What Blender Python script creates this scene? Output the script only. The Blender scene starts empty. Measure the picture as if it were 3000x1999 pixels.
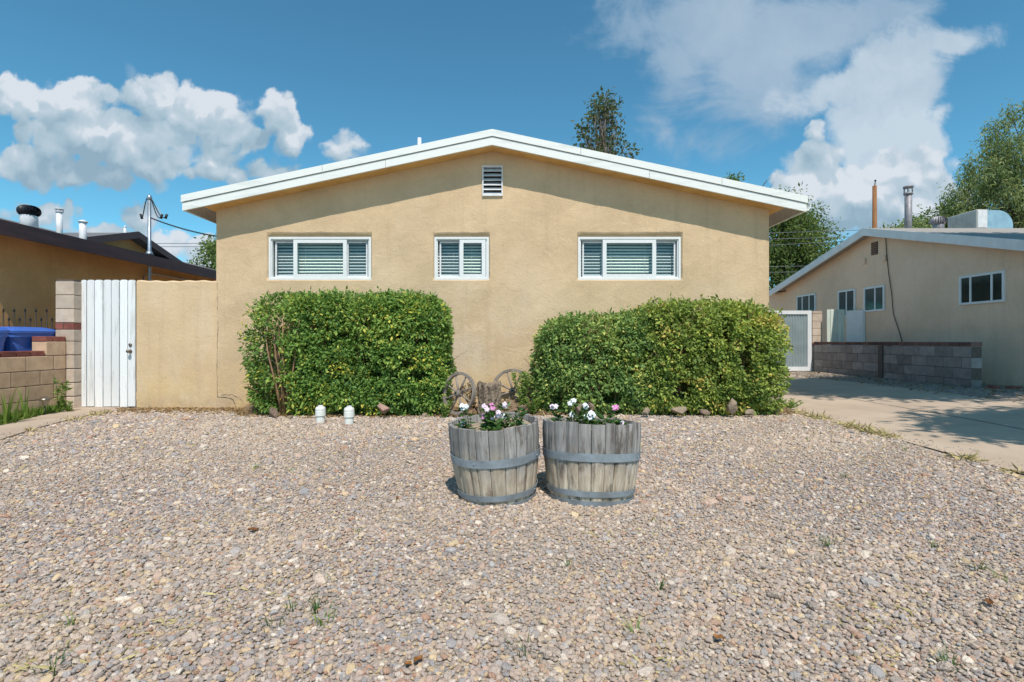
import bpy, math, random
import numpy as np
from mathutils import Vector, Matrix

random.seed(7); RNG = np.random.default_rng(11)
R = math.radians
scene = bpy.context.scene
COL = scene.collection

# ------------------------------------------------------------------ camera
F = 1510.0; CH = 0.98               # focal length in photo pixels, eye height
cam = bpy.data.cameras.new('camera'); camo = bpy.data.objects.new('camera', cam)
COL.objects.link(camo); scene.camera = camo
cam.sensor_width = 36; cam.lens = 36*F/3000; cam.clip_start = .05; cam.clip_end = 3000
camo.location = (0, 0, CH); camo.rotation_euler = (R(90), 0, 0)

def at(px, py, Y):                  # photo pixel at depth Y -> point
    return Vector(((px-1500)*Y/F, Y, CH+(1000-py)*Y/F))
def dip(y):                         # the yard falls a little towards the street
    t = min(1, max(0, (6.6-y)/3.4)); return -.045*t*t*(3-2*t)
def gp(px, py):                     # photo pixel on the ground
    Y = CH*F/(py-1000)
    for _ in range(4): Y = (CH-dip(Y))*F/(py-1000)
    return at(px, py, Y)

# ------------------------------------------------------------------ light
SUN = Vector((.2, -1, 1.6)).normalized()      # towards the sun
EL = math.asin(SUN.z); ROT = math.atan2(SUN.x, SUN.y)
sl = bpy.data.lights.new('sun', 'SUN'); sl.energy = 3.5; sl.angle = R(.5); sl.color = (1, .93, .84)
so = bpy.data.objects.new('sun', sl); COL.objects.link(so)
so.rotation_euler = (-SUN).to_track_quat('-Z', 'Y').to_euler()
scene.cycles.max_bounces = 6; scene.cycles.diffuse_bounces = 3; scene.cycles.glossy_bounces = 2; scene.cycles.transparent_max_bounces = 8
scene.view_settings.view_transform = 'Standard'; scene.view_settings.look = 'None'
scene.view_settings.exposure = 0.32; scene.view_settings.gamma = 1

world = bpy.data.worlds.new('World'); scene.world = world; world.use_nodes = True
WN = world.node_tree; WN.nodes.clear()
class G:                            # tiny node helper
    flat = False
    def __init__(s, t): s.t = t
    def n(s, ty, **k):
        o = s.t.nodes.new(ty)
        for a, b in k.items(): setattr(o, a, b)
        return o
    def put(s, sock, v):
        if isinstance(v, bpy.types.NodeSocket): s.t.links.new(v, sock)
        elif v is not None: sock.default_value = v
    def m(s, op, a, b=None, c=None, clamp=False):
        o = s.n('ShaderNodeMath', operation=op); o.use_clamp = clamp
        s.put(o.inputs[0], a); s.put(o.inputs[1], b); s.put(o.inputs[2], c); return o.outputs[0]
    def v(s, op, a, b=None):
        o = s.n('ShaderNodeVectorMath', operation=op); s.put(o.inputs[0], a)
        if op == 'SCALE': s.put(o.inputs[3], b)
        else: s.put(o.inputs[1], b)
        return o.outputs['Value'] if op in ('LENGTH', 'DOT_PRODUCT') else o.outputs[0]
    def noise(s, vec, scale, detail=4, rough=.55, dist=0, col=False, w=None, flat=False):
        o = s.n('ShaderNodeTexNoise')
        if flat or s.flat: o.noise_dimensions = '2D'
        s.put(o.inputs['Vector'], vec)
        o.inputs['Scale'].default_value = scale; o.inputs['Detail'].default_value = detail
        o.inputs['Roughness'].default_value = rough; o.inputs['Distortion'].default_value = dist
        return o.outputs['Color'] if col else o.outputs['Fac']
    def mr(s, v, a, b, c=0, d=1, smooth=False):
        o = s.n('ShaderNodeMapRange')
        if smooth: o.interpolation_type = 'SMOOTHSTEP'
        s.put(o.inputs[0], v); o.inputs[1].default_value = a; o.inputs[2].default_value = b
        o.inputs[3].default_value = c; o.inputs[4].default_value = d; return o.outputs[0]
    def mix(s, f, a, b, mode='MIX'):
        o = s.n('ShaderNodeMix', data_type='RGBA', blend_type=mode)
        s.put(o.inputs[0], f)
        for k, x in ((6, a), (7, b)):
            if isinstance(x, (tuple, list)): x = tuple(x)+((1,) if len(x) == 3 else ())
            s.put(o.inputs[k], x)
        return o.outputs[2]
    def ramp(s, f, stops, const=False):
        o = s.n('ShaderNodeValToRGB'); s.put(o.inputs[0], f); r = o.color_ramp
        if const: r.interpolation = 'CONSTANT'
        while len(r.elements) < len(stops): r.elements.new(.5)
        for e, (p, c) in zip(r.elements, stops): e.position = p; e.color = tuple(c)+(1,)
        return o.outputs[0]

g = G(WN); g.flat = True
tc = g.n('ShaderNodeTexCoord').outputs['Generated']
sep = g.n('ShaderNodeSeparateXYZ'); g.put(sep.inputs[0], tc)
ay = g.m('MAXIMUM', g.m('ABSOLUTE', sep.outputs[1]), .06)
cu = g.m('DIVIDE', sep.outputs[0], ay); cv = g.m('DIVIDE', sep.outputs[2], ay)
cmb = g.n('ShaderNodeCombineXYZ'); g.put(cmb.inputs[0], cu); g.put(cmb.inputs[1], cv)
UV = cmb.outputs[0]
def blobs(vec, lst):
    best = None
    for (px, py, rx, ry, a) in lst:
        c = ((px-1500)/F, (1000-py)/F, 0)
        d = g.v('SUBTRACT', vec, c)
        if a:
            rt = g.n('ShaderNodeVectorRotate', rotation_type='Z_AXIS'); g.put(rt.inputs['Vector'], d)
            rt.inputs['Angle'].default_value = R(-a); d = rt.outputs[0]
        d = g.v('MULTIPLY', d, (F/(rx*1.17), F/(ry*1.17), 0))
        e = g.m('SUBTRACT', 1, g.v('LENGTH', d))
        e = g.m('MULTIPLY', e, min(rx, ry)/100)
        if best is None: best = e
        else:
            o = g.n('ShaderNodeMath', operation='SMOOTH_MAX'); g.put(o.inputs[0], best); g.put(o.inputs[1], e)
            o.inputs[2].default_value = .12; best = o.outputs[0]
    return best
CRISP = [(150, 400, 120, 50, 0), (480, 400, 110, 50, -15), (90, 500, 100, 30, 0), (60, 300, 95, 62, 0), (190, 300, 90, 72, 0), (330, 292, 60, 34, 0), (455, 285, 105, 62, -12), (600, 330, 110, 70, -25), (310, 400, 200, 75, -14), (430, 465, 130, 65, -20), (680, 395, 48, 60, -30),
         (250, 500, 180, 42, -8), (50, 460, 80, 45, 0), (640, 470, 75, 55, -35), (750, 432, 38, 26, 0), (700, 520, 48, 40, -40),
         (570, 520, 24, 24, 0), (815, 345, 58, 60, -40), (868, 405, 56, 50, 0), (1015, 440, 42, 34, 0), (800, 515, 70, 26, 0),
         (120, 630, 100, 34, 0), (190, 590, 18, 14, 0), (405, 632, 52, 52, 0), (320, 690, 120, 40, 0), (470, 730, 80, 50, 0), (590, 750, 80, 44, 0), (430, 830, 350, 60, 0),
         (1015, 470, 50, 20, 0),
         (2340, 478, 34, 34, 0), (2400, 400, 30, 36, -20), (2420, 470, 55, 60, 0), (2380, 560, 110, 90, 0), (2530, 590, 190, 100, 0), (2700, 640, 160, 110, 0), (2640, 520, 130, 70, 10)]
ANVIL = [(2480, 265, 190, 60, 14), (2620, 200, 200, 85, 28), (2780, 135, 150, 55, 22), (2600, 330, 180, 110, 35), (2580, 430, 130, 110, 60), (2740, 360, 65, 26, 52), (2700, 430, 60, 80, 20)]
SOFT = [(1850, 60, 170, 95, 10), (2080, 60, 260, 150, 0), (2350, 90, 300, 140, 0), (1990, 200, 150, 130, -60), (2220, 230, 200, 150, 0), (2560, 40, 200, 90, 0), (1950, 390, 70, 120, 30), (2250, 640, 400, 60, 0), (2050, 420, 160, 60, 0)]
wn = g.noise(UV, 7, 5, .6, col=True)
wn2 = g.noise(UV, 2.2, 3, .5, col=True)
warp = g.v('ADD', g.v('ADD', UV, g.v('SCALE', g.v('SUBTRACT', wn, (.5, .5, .5)), .085)), g.v('SCALE', g.v('SUBTRACT', wn2, (.5, .5, .5)), .03))
vz = g.n('ShaderNodeTexVoronoi', feature='F1', voronoi_dimensions='2D'); g.put(vz.inputs['Vector'], warp); vz.inputs['Scale'].default_value = 26
puff = g.m('SUBTRACT', .50, vz.outputs['Distance'])
def crisp_field(vec, lst, amp=.30):
    f = blobs(vec, lst)
    return f
f0 = crisp_field(warp, CRISP)
f0p = g.m('ADD', f0, g.m('MULTIPLY', puff, .32))
up = g.v('ADD', warp, (.012, .042, 0))
f1 = crisp_field(up, CRISP)
vz2 = g.n('ShaderNodeTexVoronoi', feature='F1', voronoi_dimensions='2D'); g.put(vz2.inputs['Vector'], g.v('ADD', warp, (.004, .012, 0))); vz2.inputs['Scale'].default_value = 26
rel = g.m('ADD', g.m('SUBTRACT', f0, f1), g.m('MULTIPLY', g.m('SUBTRACT', vz2.outputs['Distance'], vz.outputs['Distance']), .55))
big = g.noise(UV, 5.5, 5, .6)
shade = g.m('ADD', g.mr(rel, -.38, .50, 0, 1), g.mr(big, .35, .68, -.28, .28), clamp=True)
ccol = g.ramp(shade, [(0, (.23, .34, .43)), (.4, (.32, .43, .51)), (.78, (.42, .505, .58)), (1, (.56, .61, .665))])
a_c = g.mr(f0p, -.02, .16, 0, 1, True)
wisp = g.noise(g.v('MULTIPLY', UV, (1, 1.5, 1)), 5, 8, .62, dist=.4)
fs = g.m('ADD', blobs(warp, SOFT), g.m('MULTIPLY', g.m('SUBTRACT', wisp, .5), 2.6))
a_s = g.m('MULTIPLY', g.mr(fs, -.15, .95, 0, 1, True), .78)
scol = g.ramp(g.noise(UV, 3, 5, .6), [(.3, (.24, .35, .47)), (.7, (.38, .47, .56))])
fa = g.m('ADD', blobs(warp, ANVIL), g.m('MULTIPLY', g.m('SUBTRACT', wisp, .5), .9))
a_a = g.mr(fa, -.06, .30, 0, .92, True)
acol = g.ramp(g.noise(warp, 4, 6, .6), [(.3, (.33, .43, .53)), (.62, (.48, .56, .63))])
sky = g.n('ShaderNodeTexSky', sky_type='NISHITA'); sky.sun_disc = False
sky.sun_elevation = EL; sky.sun_rotation = ROT; sky.altitude = 1600; sky.air_density = 1.0; sky.dust_density = .6; sky.ozone_density = 1.6
SKYS = .15
skc = g.v('MULTIPLY', sky.outputs[0], (SKYS*.43, SKYS*.86, SKYS*.84))
hz_ = g.mr(cv, 0.05, .02, 1, 0)
c = g.mix(a_s, skc, scol); c = g.mix(a_a, c, acol); c = g.mix(a_c, c, ccol)
abv = g.mr(sep.outputs[2], -.01, .02, 0, 1)
c = g.mix(abv, (.25, .22, .18), c)
bg = g.n('ShaderNodeBackground'); g.put(bg.inputs[0], c); bg.inputs[1].default_value = 1
wo = g.n('ShaderNodeOutputWorld'); g.put(wo.inputs[0], bg.outputs[0])
world.cycles.sampling_method = 'MANUAL'; world.cycles.sample_map_resolution = 512

# ------------------------------------------------------------------ materials
def newmat(name):
    m = bpy.data.materials.new(name); m.use_nodes = True; m.node_tree.nodes.clear()
    q = G(m.node_tree); b = q.n('ShaderNodeBsdfPrincipled'); o = q.n('ShaderNodeOutputMaterial')
    m.node_tree.links.new(b.outputs[0], o.inputs[0]); return m, q, b, o
def obj_co(q, scale=(1, 1, 1)):
    t = q.n('ShaderNodeTexCoord').outputs['Object']
    return t if scale == (1, 1, 1) else q.v('MULTIPLY', t, scale)
def bump(q, b, h, strength=.5, dist=.01):
    o = q.n('ShaderNodeBump'); o.inputs['Strength'].default_value = strength; o.inputs['Distance'].default_value = dist
    q.put(o.inputs['Height'], h); q.put(b.inputs['Normal'], o.outputs[0])
def tintnode(q, name='tint'):
    a = q.n('ShaderNodeAttribute', attribute_name=name); return a.outputs['Fac']
def basic(name, c1, c2=None, scale=6, rough=.7, metal=0, bs=30, bd=.003, stretch=(1, 1, 1), detail=5, tint=0, spec=.4, lo=.35, hi=.65):
    m, q, b, o = newmat(name); c2 = c2 or tuple(x*.8 for x in c1)
    co = obj_co(q, stretch); f = q.mr(q.noise(co, scale, detail, .6), lo, hi)
    col = q.mix(f, c1, c2)
    if tint:
        t = q.mr(tintnode(q), 0, 1, 1-tint, 1+tint)
        s = q.n('ShaderNodeCombineXYZ'); [q.put(s.inputs[i], t) for i in range(3)]
        col = q.v('MULTIPLY', col, s.outputs[0])
    q.put(b.inputs['Base Color'], col)
    b.inputs['Roughness'].default_value = rough; b.inputs['Metallic'].default_value = metal
    b.inputs['Specular IOR Level'].default_value = spec
    if bd: bump(q, b, q.noise(co, bs, 4, .6), .6, bd)
    return m
def stucco(name, c1, c2, pale, low=None, bd=.011):
    m, q, b, o = newmat(name); co = obj_co(q)
    a = q.mr(q.noise(co, 1.1, 7, .72), .40, .60)
    col = q.mix(a, c1, c2)
    pat = q.mr(q.noise(q.v('MULTIPLY', co, (1, 1, .55)), .9, 5, .6, dist=.3), .5, .68)
    sp = q.n('ShaderNodeSeparateXYZ'); q.put(sp.inputs[0], co)
    lowz = q.mr(sp.outputs[2], 2.1, .9, .15, .85)
    col = q.mix(q.m('MULTIPLY', pat, lowz), col, pale)
    if low:
        lf = q.m('MULTIPLY', q.mr(sp.outputs[2], .75, .05), q.mr(q.noise(co, 1.4, 5, .7), .42, .62), clamp=True)
        col = q.mix(lf, col, low)
    # rain streaks and trowel blotches
    st = q.mr(q.noise(q.v('MULTIPLY', co, (7, 7, .35)), 1, 5, .7), .54, .74)
    col = q.mix(q.m('MULTIPLY', st, .30), col, tuple(x*.60 for x in c1))
    spl = q.m('MULTIPLY', q.mr(sp.outputs[2], .28, .0), q.mr(q.noise(co, 5, 5, .7), .38, .62), clamp=True); col = q.mix(q.m('MULTIPLY', spl, .55), col, (.36, .26, .17))
    dk = q.mr(q.noise(q.v('ADD', co, (3.3, 0, 7.7)), .8, 6, .75), .60, .72); col = q.mix(q.m('MULTIPLY', dk, .28), col, tuple(x*.62 for x in c1))
    fine = q.mr(q.noise(co, 45, 3, .7), .3, .75, .92, 1.06)
    s = q.n('ShaderNodeCombineXYZ'); [q.put(s.inputs[i], fine) for i in range(3)]
    col = q.v('MULTIPLY', col, s.outputs[0])
    q.put(b.inputs['Base Color'], col); b.inputs['Roughness'].default_value = .92; b.inputs['Specular IOR Level'].default_value = .15
    h = q.m('ADD', q.m('MULTIPLY', q.noise(co, 7, 3, .5, dist=.8), .9), q.m('ADD', q.m('MULTIPLY', q.noise(q.v('MULTIPLY', co, (1, 1, 1.7)), 30, 4, .65, dist=1.2), .55), q.m('MULTIPLY', q.noise(co, 130, 2, .6), .2)))
    bump(q, b, h, .8, bd); return m

M = {}
M['stucco'] = stucco('stucco', (.70, .515, .33), (.61, .445, .28), (.70, .58, .45), (.70, .50, .24))
M['stucco_wall'] = stucco('stucco_wall', (.72, .53, .335), (.64, .465, .285), (.71, .585, .43), (.70, .50, .25), .009)
M['stucco_left'] = stucco('stucco_ochre', (.82, .45, .19), (.70, .37, .15), (.76, .50, .28))
M['stucco_right'] = stucco('stucco_beige', (.90, .66, .48), (.82, .59, .42), (.90, .70, .56))
M['soffit'] = basic('soffit_paint', (.80, .50, .20), (.62, .36, .13), 3, .85)
M['fascia'] = basic('white_fascia_paint', (.80, .82, .80), (.56, .60, .58), 4, .6, bs=60, bd=.002, stretch=(.5, 1, 3), detail=10, lo=.52, hi=.82)
M['fascia_right'] = basic('pale_fascia_paint', (.84, .83, .82), (.74, .73, .72), 4, .6)
M['white'] = basic('white_vinyl', (.80, .81, .81), (.74, .75, .76), 3, .35, bd=0)
M['vent_white'] = basic('vent_white', (.78, .79, .80), (.62, .63, .66), 9, .5, bd=0)
M['gate_white'] = basic('white_gate_paint', (.82, .83, .84), (.50, .49, .46), 5, .7, stretch=(4, 4, .35), detail=10, lo=.54, hi=.76, tint=.08, bs=20, bd=.002)
M['slat'] = basic('blind_slat', (.86, .87, .82), (.80, .82, .78), 5, .5, bd=0)
M['brown'] = basic('dark_brown_paint', (.085, .045, .046), (.055, .032, .034), 4, .55, stretch=(1, .4, 3))
M['roofing'] = basic('roofing_gravel', (.42, .38, .34), (.26, .24, .22), 40, .95, bs=90, bd=.01)
M['roofing_dark'] = basic('roofing_shingle', (.22, .21, .21), (.12, .12, .13), 30, .95, bs=60, bd=.01)
M['iron'] = basic('black_iron', (.012, .013, .018), None, 10, .5, bd=0)
M['galv'] = basic('galvanised_steel', (.42, .47, .52), (.30, .34, .39), 14, .42, .75, bs=40, bd=.0015, detail=8)
M['hoop'] = basic('hoop_steel', (.34, .39, .44), (.22, .24, .26), 9, .65, .25, bs=60, bd=.002, detail=9)
M['vent_grey'] = basic('vent_grey_metal', (.35, .34, .36), (.24, .23, .25), 9, .55, .3)
M['pvc'] = basic('white_pvc', (.80, .80, .76), (.66, .65, .60), 14, .45, bs=20, bd=.001, detail=8, lo=.45, hi=.8)
M['cmu_tan'] = basic('tan_concrete_block', (.62, .43, .29), (.50, .34, .23), 9, .95, bs=70, bd=.006, tint=.16, spec=.1)
M['cmu_pale'] = basic('pale_concrete_block', (.62, .50, .40), (.50, .40, .32), 8, .95, bs=70, bd=.006, tint=.14, spec=.1)
M['cmu_grey'] = basic('grey_concrete_block', (.34, .30, .285), (.24, .22, .22), 7, .95, bs=70, bd=.006, tint=.22, spec=.1)
M['brick_dark'] = basic('dark_brick', (.20, .10, .085), (.12, .075, .07), 5, .9, bs=60, bd=.005, tint=.4)
M['mortar'] = basic('mortar', (.15, .12, .10), (.11, .09, .08), 30, .95)
M['brick'] = basic('red_brick', (.27, .085, .062), (.19, .06, .048), 12, .9, bs=60, bd=.005, tint=.35)
M['bin'] = basic('blue_bin_plastic', (.06, .15, .52), (.05, .13, .46), 5, .45, bd=0)
M['concrete'] = basic('driveway_concrete', (.55, .435, .33), (.45, .35, .265), 1.3, .92, bs=120, bd=.004, detail=12, spec=.15)
M['path'] = basic('path_concrete', (.50, .40, .31), (.41, .32, .245), 2.2, .92, bs=120, bd=.004, detail=12, spec=.15)
M['soil'] = basic('soil', (.27, .20, .13), (.17, .12, .08), 14, .97, bs=50, bd=.02, detail=10, spec=.05)
M['dirt'] = basic('dry_dirt', (.52, .41, .30), (.40, .31, .23), 5, .97, bs=60, bd=.02, detail=12, spec=.05)
M['potting'] = basic('potting_soil', (.42, .34, .25), (.30, .23, .16), 30, .97, bs=80, bd=.01, spec=.05)
M['rock_pink'] = basic('pink_rock', (.46, .29, .23), (.28, .18, .145), 8, .95, bs=18, bd=.03, detail=9, spec=.1)
M['rock_tan'] = basic('tan_rock', (.38, .29, .21), (.21, .16, .12), 8, .95, bs=18, bd=.03, detail=9, spec=.1)
M['rock_brown'] = basic('brown_rock', (.30, .21, .165), (.17, .12, .095), 8, .95, bs=18, bd=.03, detail=9, spec=.1)
M['old_wood'] = basic('weathered_grey_wood', (.34, .29, .25), (.18, .15, .13), 5, .9, bs=10, bd=.006, stretch=(4, 4, 1), detail=9, tint=.15, spec=.1)
M['stump'] = basic('weathered_stump', (.34, .265, .20), (.12, .09, .07), 9, .95, bs=16, bd=.03, stretch=(2.2, 2.2, .6), detail=9, spec=.1)
M['bark'] = basic('bark', (.13, .095, .07), (.07, .05, .04), 8, .95, bs=20, bd=.02, stretch=(3, 3, .7))
M['bark_pale'] = basic('pale_bark', (.30, .23, .19), (.18, .14, .12), 8, .95)
M['twig'] = basic('shrub_stem', (.40, .23, .13), (.26, .15, .09), 12, .9)
M['pole'] = basic('utility_pole_wood', (.34, .16, .065), (.20, .09, .04), 6, .9, stretch=(4, 4, .4), bs=10)
M['green_stem'] = basic('green_stem', (.10, .17, .045), None, 12, .7, bd=0)
M['cable'] = basic('black_cable', (.03, .03, .035), None, 4, .6, bd=0)
M['cable_grey'] = basic('grey_cable', (.16, .17, .18), None, 4, .6, bd=0)
M['wood_fence'] = basic('pale_green_boards', (.72, .76, .68), (.60, .66, .58), 5, .7, stretch=(3, 3, .5), tint=.08)
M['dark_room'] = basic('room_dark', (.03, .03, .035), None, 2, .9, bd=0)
M['curtain'] = basic('green_curtain', (.07, .10, .09), (.04, .06, .055), 6, .9, stretch=(6, 6, .2))
M['brass'] = basic('lock_metal', (.25, .21, .17), None, 9, .4, .8, bd=0)
M['cooler'] = basic('cooler_paint', (.62, .60, .55), (.50, .48, .45), 5, .6)
M['duct'] = basic('duct_foil', (.55, .66, .72), (.42, .52, .58), 6, .35, .7)

def corrugated():
    m, q, b, o = newmat('corrugated_panel'); co = obj_co(q)
    q.put(b.inputs['Base Color'], q.mix(q.mr(q.noise(co, 3, 5), .3, .7), (.30, .36, .37), (.22, .27, .28)))
    b.inputs['Roughness'].default_value = .5; return m
M['corrug'] = corrugated()

def glassmat(name, tint, refl=.10, body=None):
    m, q, b, o = newmat(name); m.node_tree.nodes.remove(b)
    t = q.n('ShaderNodeBsdfTransparent'); t.inputs[0].default_value = tint+(1,)
    gl = q.n('ShaderNodeBsdfGlossy'); gl.inputs['Roughness'].default_value = .03; gl.inputs[0].default_value = (.80, .92, .88, 1)
    fr = q.n('ShaderNodeLayerWeight'); fr.inputs[0].default_value = .5; frs = q.m('MULTIPLY', q.m('POWER', fr.outputs['Facing'], 4), .7)
    nz = q.n('ShaderNodeBump'); nz.inputs['Strength'].default_value = .05; nz.inputs['Distance'].default_value = .02
    q.put(nz.inputs['Height'], q.noise(obj_co(q), 2.5, 2)); q.put(gl.inputs['Normal'], nz.outputs[0])
    mx = q.n('ShaderNodeMixShader'); q.put(mx.inputs[0], q.m('ADD', frs, refl, clamp=True))
    q.put(mx.inputs[1], t.outputs[0]); q.put(mx.inputs[2], gl.outputs[0]); q.put(o.inputs[0], mx.outputs[0]); return m
M['glass'] = glassmat('window_glass', (.92, .99, .96), .05)
M['screen'] = glassmat('screened_glass', (.72, .78, .80), .05)
M['glass_dark'] = glassmat('neighbour_glass', (.6, .62, .62), .03)
M['lamp_glass'] = glassmat('lantern_plastic', (.75, .75, .72), .12)

def leafmat(name, stops, trans=.35, rough=.55):
    m, q, b, o = newmat(name)
    col = q.ramp(tintnode(q), stops)
    q.put(b.inputs['Base Color'], col); b.inputs['Roughness'].default_value = rough; b.inputs['Specular IOR Level'].default_value = .3
    tr = q.n('ShaderNodeBsdfTranslucent'); q.put(tr.inputs[0], q.mix(.5, col, (.30, .40, .06)))
    mx = q.n('ShaderNodeMixShader'); mx.inputs[0].default_value = trans
    q.put(mx.inputs[1], b.outputs[0]); q.put(mx.inputs[2], tr.outputs[0]); q.put(o.inputs[0], mx.outputs[0]); return m
M['leaf_left'] = leafmat('shrub_leaf_deep', [(0, (0.0972, 0.1925, 0.0482)), (0.4, (0.1946, 0.3466, 0.0757)), (0.75, (0.3502, 0.4928, 0.1032)), (0.93, (0.6422, 0.6468, 0.1238)), (1, (0.7, 0.6468, 0.11))])
M['leaf_mid'] = leafmat('shrub_leaf_mid', [(0, (0.124, 0.2173, 0.0726)), (0.4, (0.2213, 0.3493, 0.1016)), (0.75, (0.3719, 0.4968, 0.1307)), (0.93, (0.6021, 0.6209, 0.1597)), (1, (0.7, 0.7, 0.2033))])
M['leaf_right'] = leafmat('shrub_leaf_yellow', [(0, (0.1512, 0.2229, 0.0543)), (0.4, (0.2873, 0.381, 0.0845)), (0.75, (0.4536, 0.5462, 0.1087)), (0.93, (0.6653, 0.6469, 0.1328)), (1, (0.7, 0.5462, 0.1449))])
M['leaf_tree'] = leafmat('tree_leaf', [(0, (0.065, 0.108, 0.033)), (0.5, (0.13, 0.204, 0.055)), (1, (0.26, 0.312, 0.088))])
M['leaf_elm'] = leafmat('elm_leaf', [(0, (0.1087, 0.1513, 0.069)), (0.5, (0.2173, 0.2888, 0.1104)), (1, (0.4036, 0.4263, 0.1794))])
M['leaf_sparse'] = leafmat('sparse_leaf', [(0, (.035, .055, .04)), (.6, (.07, .10, .06)), (1, (.17, .14, .10))])
M['leaf_fresh'] = leafmat('fresh_leaf', [(0, (.07, .15, .025)), (.5, (.14, .25, .04)), (1, (.28, .36, .07))])
M['leaf_vinca'] = leafmat('bedding_leaf', [(0, (.025, .07, .018)), (.6, (.055, .13, .03)), (1, (.11, .20, .05))], .2, .35)
M['leaf_dry'] = leafmat('dry_leaf', [(0, (.12, .065, .035)), (.5, (.25, .15, .07)), (1, (.44, .32, .15))], .1)
M['straw'] = leafmat('straw', [(0, (.34, .27, .12)), (1, (.60, .50, .24))], .1)
M['rust_leaf'] = leafmat('rust_leaf', [(0, (.16, .06, .025)), (1, (.30, .13, .04))], .1)
def petal(name, a, b_):
    m, q, b, o = newmat(name); q.put(b.inputs['Base Color'], q.mix(tintnode(q), a, b_)); b.inputs['Roughness'].default_value = .6
    b.inputs['Subsurface Weight'].default_value = .0; return m
M['petal_white'] = petal('white_petal', (.85, .86, .88), (.80, .82, .86))
M['petal_pink'] = petal('pink_petal', (.62, .16, .42), (.75, .38, .60))
M['petal_pale'] = petal('pale_pink_petal', (.82, .62, .74), (.80, .70, .78))

def pebblemat():
    m, q, b, o = newmat('pebble'); oi = q.n('ShaderNodeObjectInfo').outputs['Random']
    st = [(.33, .27, .235), (.20, .185, .18), (.44, .36, .265), (.27, .24, .23), (.38, .29, .235), (.52, .47, .41), (.24, .26, .285), (.46, .34, .20), (.34, .29, .265), (.155, .145, .145),
          (.41, .335, .275), (.27, .285, .30), (.60, .55, .46), (.38, .265, .21), (.29, .25, .225), (.50, .39, .22), (.20, .215, .24), (.40, .36, .32), (.32, .17, .11), (.36, .30, .255)]
    col = q.ramp(oi, [(i/len(st), c_) for i, c_ in enumerate(st)], True)
    col2 = q.mix(q.mr(q.noise(obj_co(q), 2.2, 4, .6), .35, .7), col, (.40, .33, .265)); col = q.mix(.36, col, col2)
    gp_ = q.n('ShaderNodeNewGeometry').outputs['Position']; col = q.mix(q.mr(q.noise(gp_, .45, 4, .6), .40, .64, .10, .55), col, (.46, .375, .27))
    rnd = q.m('FRACT', q.m('MULTIPLY', oi, 91.7)); v = q.mr(rnd, 0, 1, 1.28, 1.62)
    s = q.n('ShaderNodeCombineXYZ'); [q.put(s.inputs[i], q.m('MULTIPLY', v, k_)) for i, k_ in enumerate((1.02, .97, .98))]
    q.put(b.inputs['Base Color'], q.v('MULTIPLY', col, s.outputs[0])); b.inputs['Roughness'].default_value = .85; b.inputs['Specular IOR Level'].default_value = .2
    bump(q, b, q.noise(obj_co(q), 5, 3, .6), .5, .08); return m
M['pebble'] = pebblemat()

def grainmat(name, cs, scale=110):
    m, q, b, o = newmat(name); co = obj_co(q)
    v = q.n('ShaderNodeTexVoronoi'); q.put(v.inputs['Vector'], co); v.inputs['Scale'].default_value = scale
    sp = q.n('ShaderNodeSeparateColor'); q.put(sp.inputs[0], v.outputs['Color'])
    col = q.ramp(sp.outputs[0], [(i/len(cs), c_) for i, c_ in enumerate(cs)], True)
    q.put(b.inputs['Base Color'], col); b.inputs['Roughness'].default_value = .95; b.inputs['Specular IOR Level'].default_value = .1
    bump(q, b, q.m('SUBTRACT', 1, v.outputs['Distance']), .8, .008); return m
M['gravel_bed'] = grainmat('gravel_bed', [(.40, .34, .275), (.48, .40, .31), (.33, .28, .235), (.53, .44, .335), (.42, .36, .30)])
M['grit'] = grainmat('grit', [(.34, .28, .22), (.24, .20, .18), (.42, .36, .29), (.30, .26, .22), (.20, .18, .17)], 45)

def barrelwood():
    m, q, b, o = newmat('barrel_wood'); t = q.n('ShaderNodeTexCoord').outputs['Object']
    a = q.n('ShaderNodeAttribute', attribute_name='tint').outputs['Fac']
    off = q.n('ShaderNodeCombineXYZ'); q.put(off.inputs[2], q.m('MULTIPLY', a, 40))
    co = q.v('ADD', q.v('MULTIPLY', t, (14, 14, 1.3)), off.outputs[0])
    grain = q.noise(co, 2.2, 8, .7, dist=.6)
    tan = q.mix(q.mr(grain, .32, .68), (.36, .275, .20), (.70, .60, .48))
    grey = q.mix(q.mr(grain, .3, .7), (.14, .13, .125), (.45, .425, .405))
    sp = q.n('ShaderNodeSeparateXYZ'); q.put(sp.inputs[0], t)
    zz = q.m('ADD', sp.outputs[2], q.m('MULTIPLY', q.m('SUBTRACT', q.noise(co, 1.0, 4), .5), .25))
    zz = q.m('ADD', zz, q.m('MULTIPLY', q.m('SUBTRACT', a, .5), .10))
    col = q.mix(q.mr(zz, .17, .33), tan, grey)
    stain = q.mr(q.noise(q.v('ADD', q.v('MULTIPLY', t, (9, 9, 2.2)), off.outputs[0]), 1.1, 6, .7), .54, .64)
    col = q.mix(q.m('MULTIPLY', stain, .7), col, (.07, .045, .03))
    v = q.mr(a, 0, 1, .84, 1.16); s = q.n('ShaderNodeCombineXYZ'); [q.put(s.inputs[i], v) for i in range(3)]
    q.put(b.inputs['Base Color'], q.v('MULTIPLY', col, s.outputs[0])); b.inputs['Roughness'].default_value = .9; b.inputs['Specular IOR Level'].default_value = .1
    bump(q, b, q.noise(co, 4, 6, .7), .8, .006); return m
M['barrel'] = barrelwood()

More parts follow.
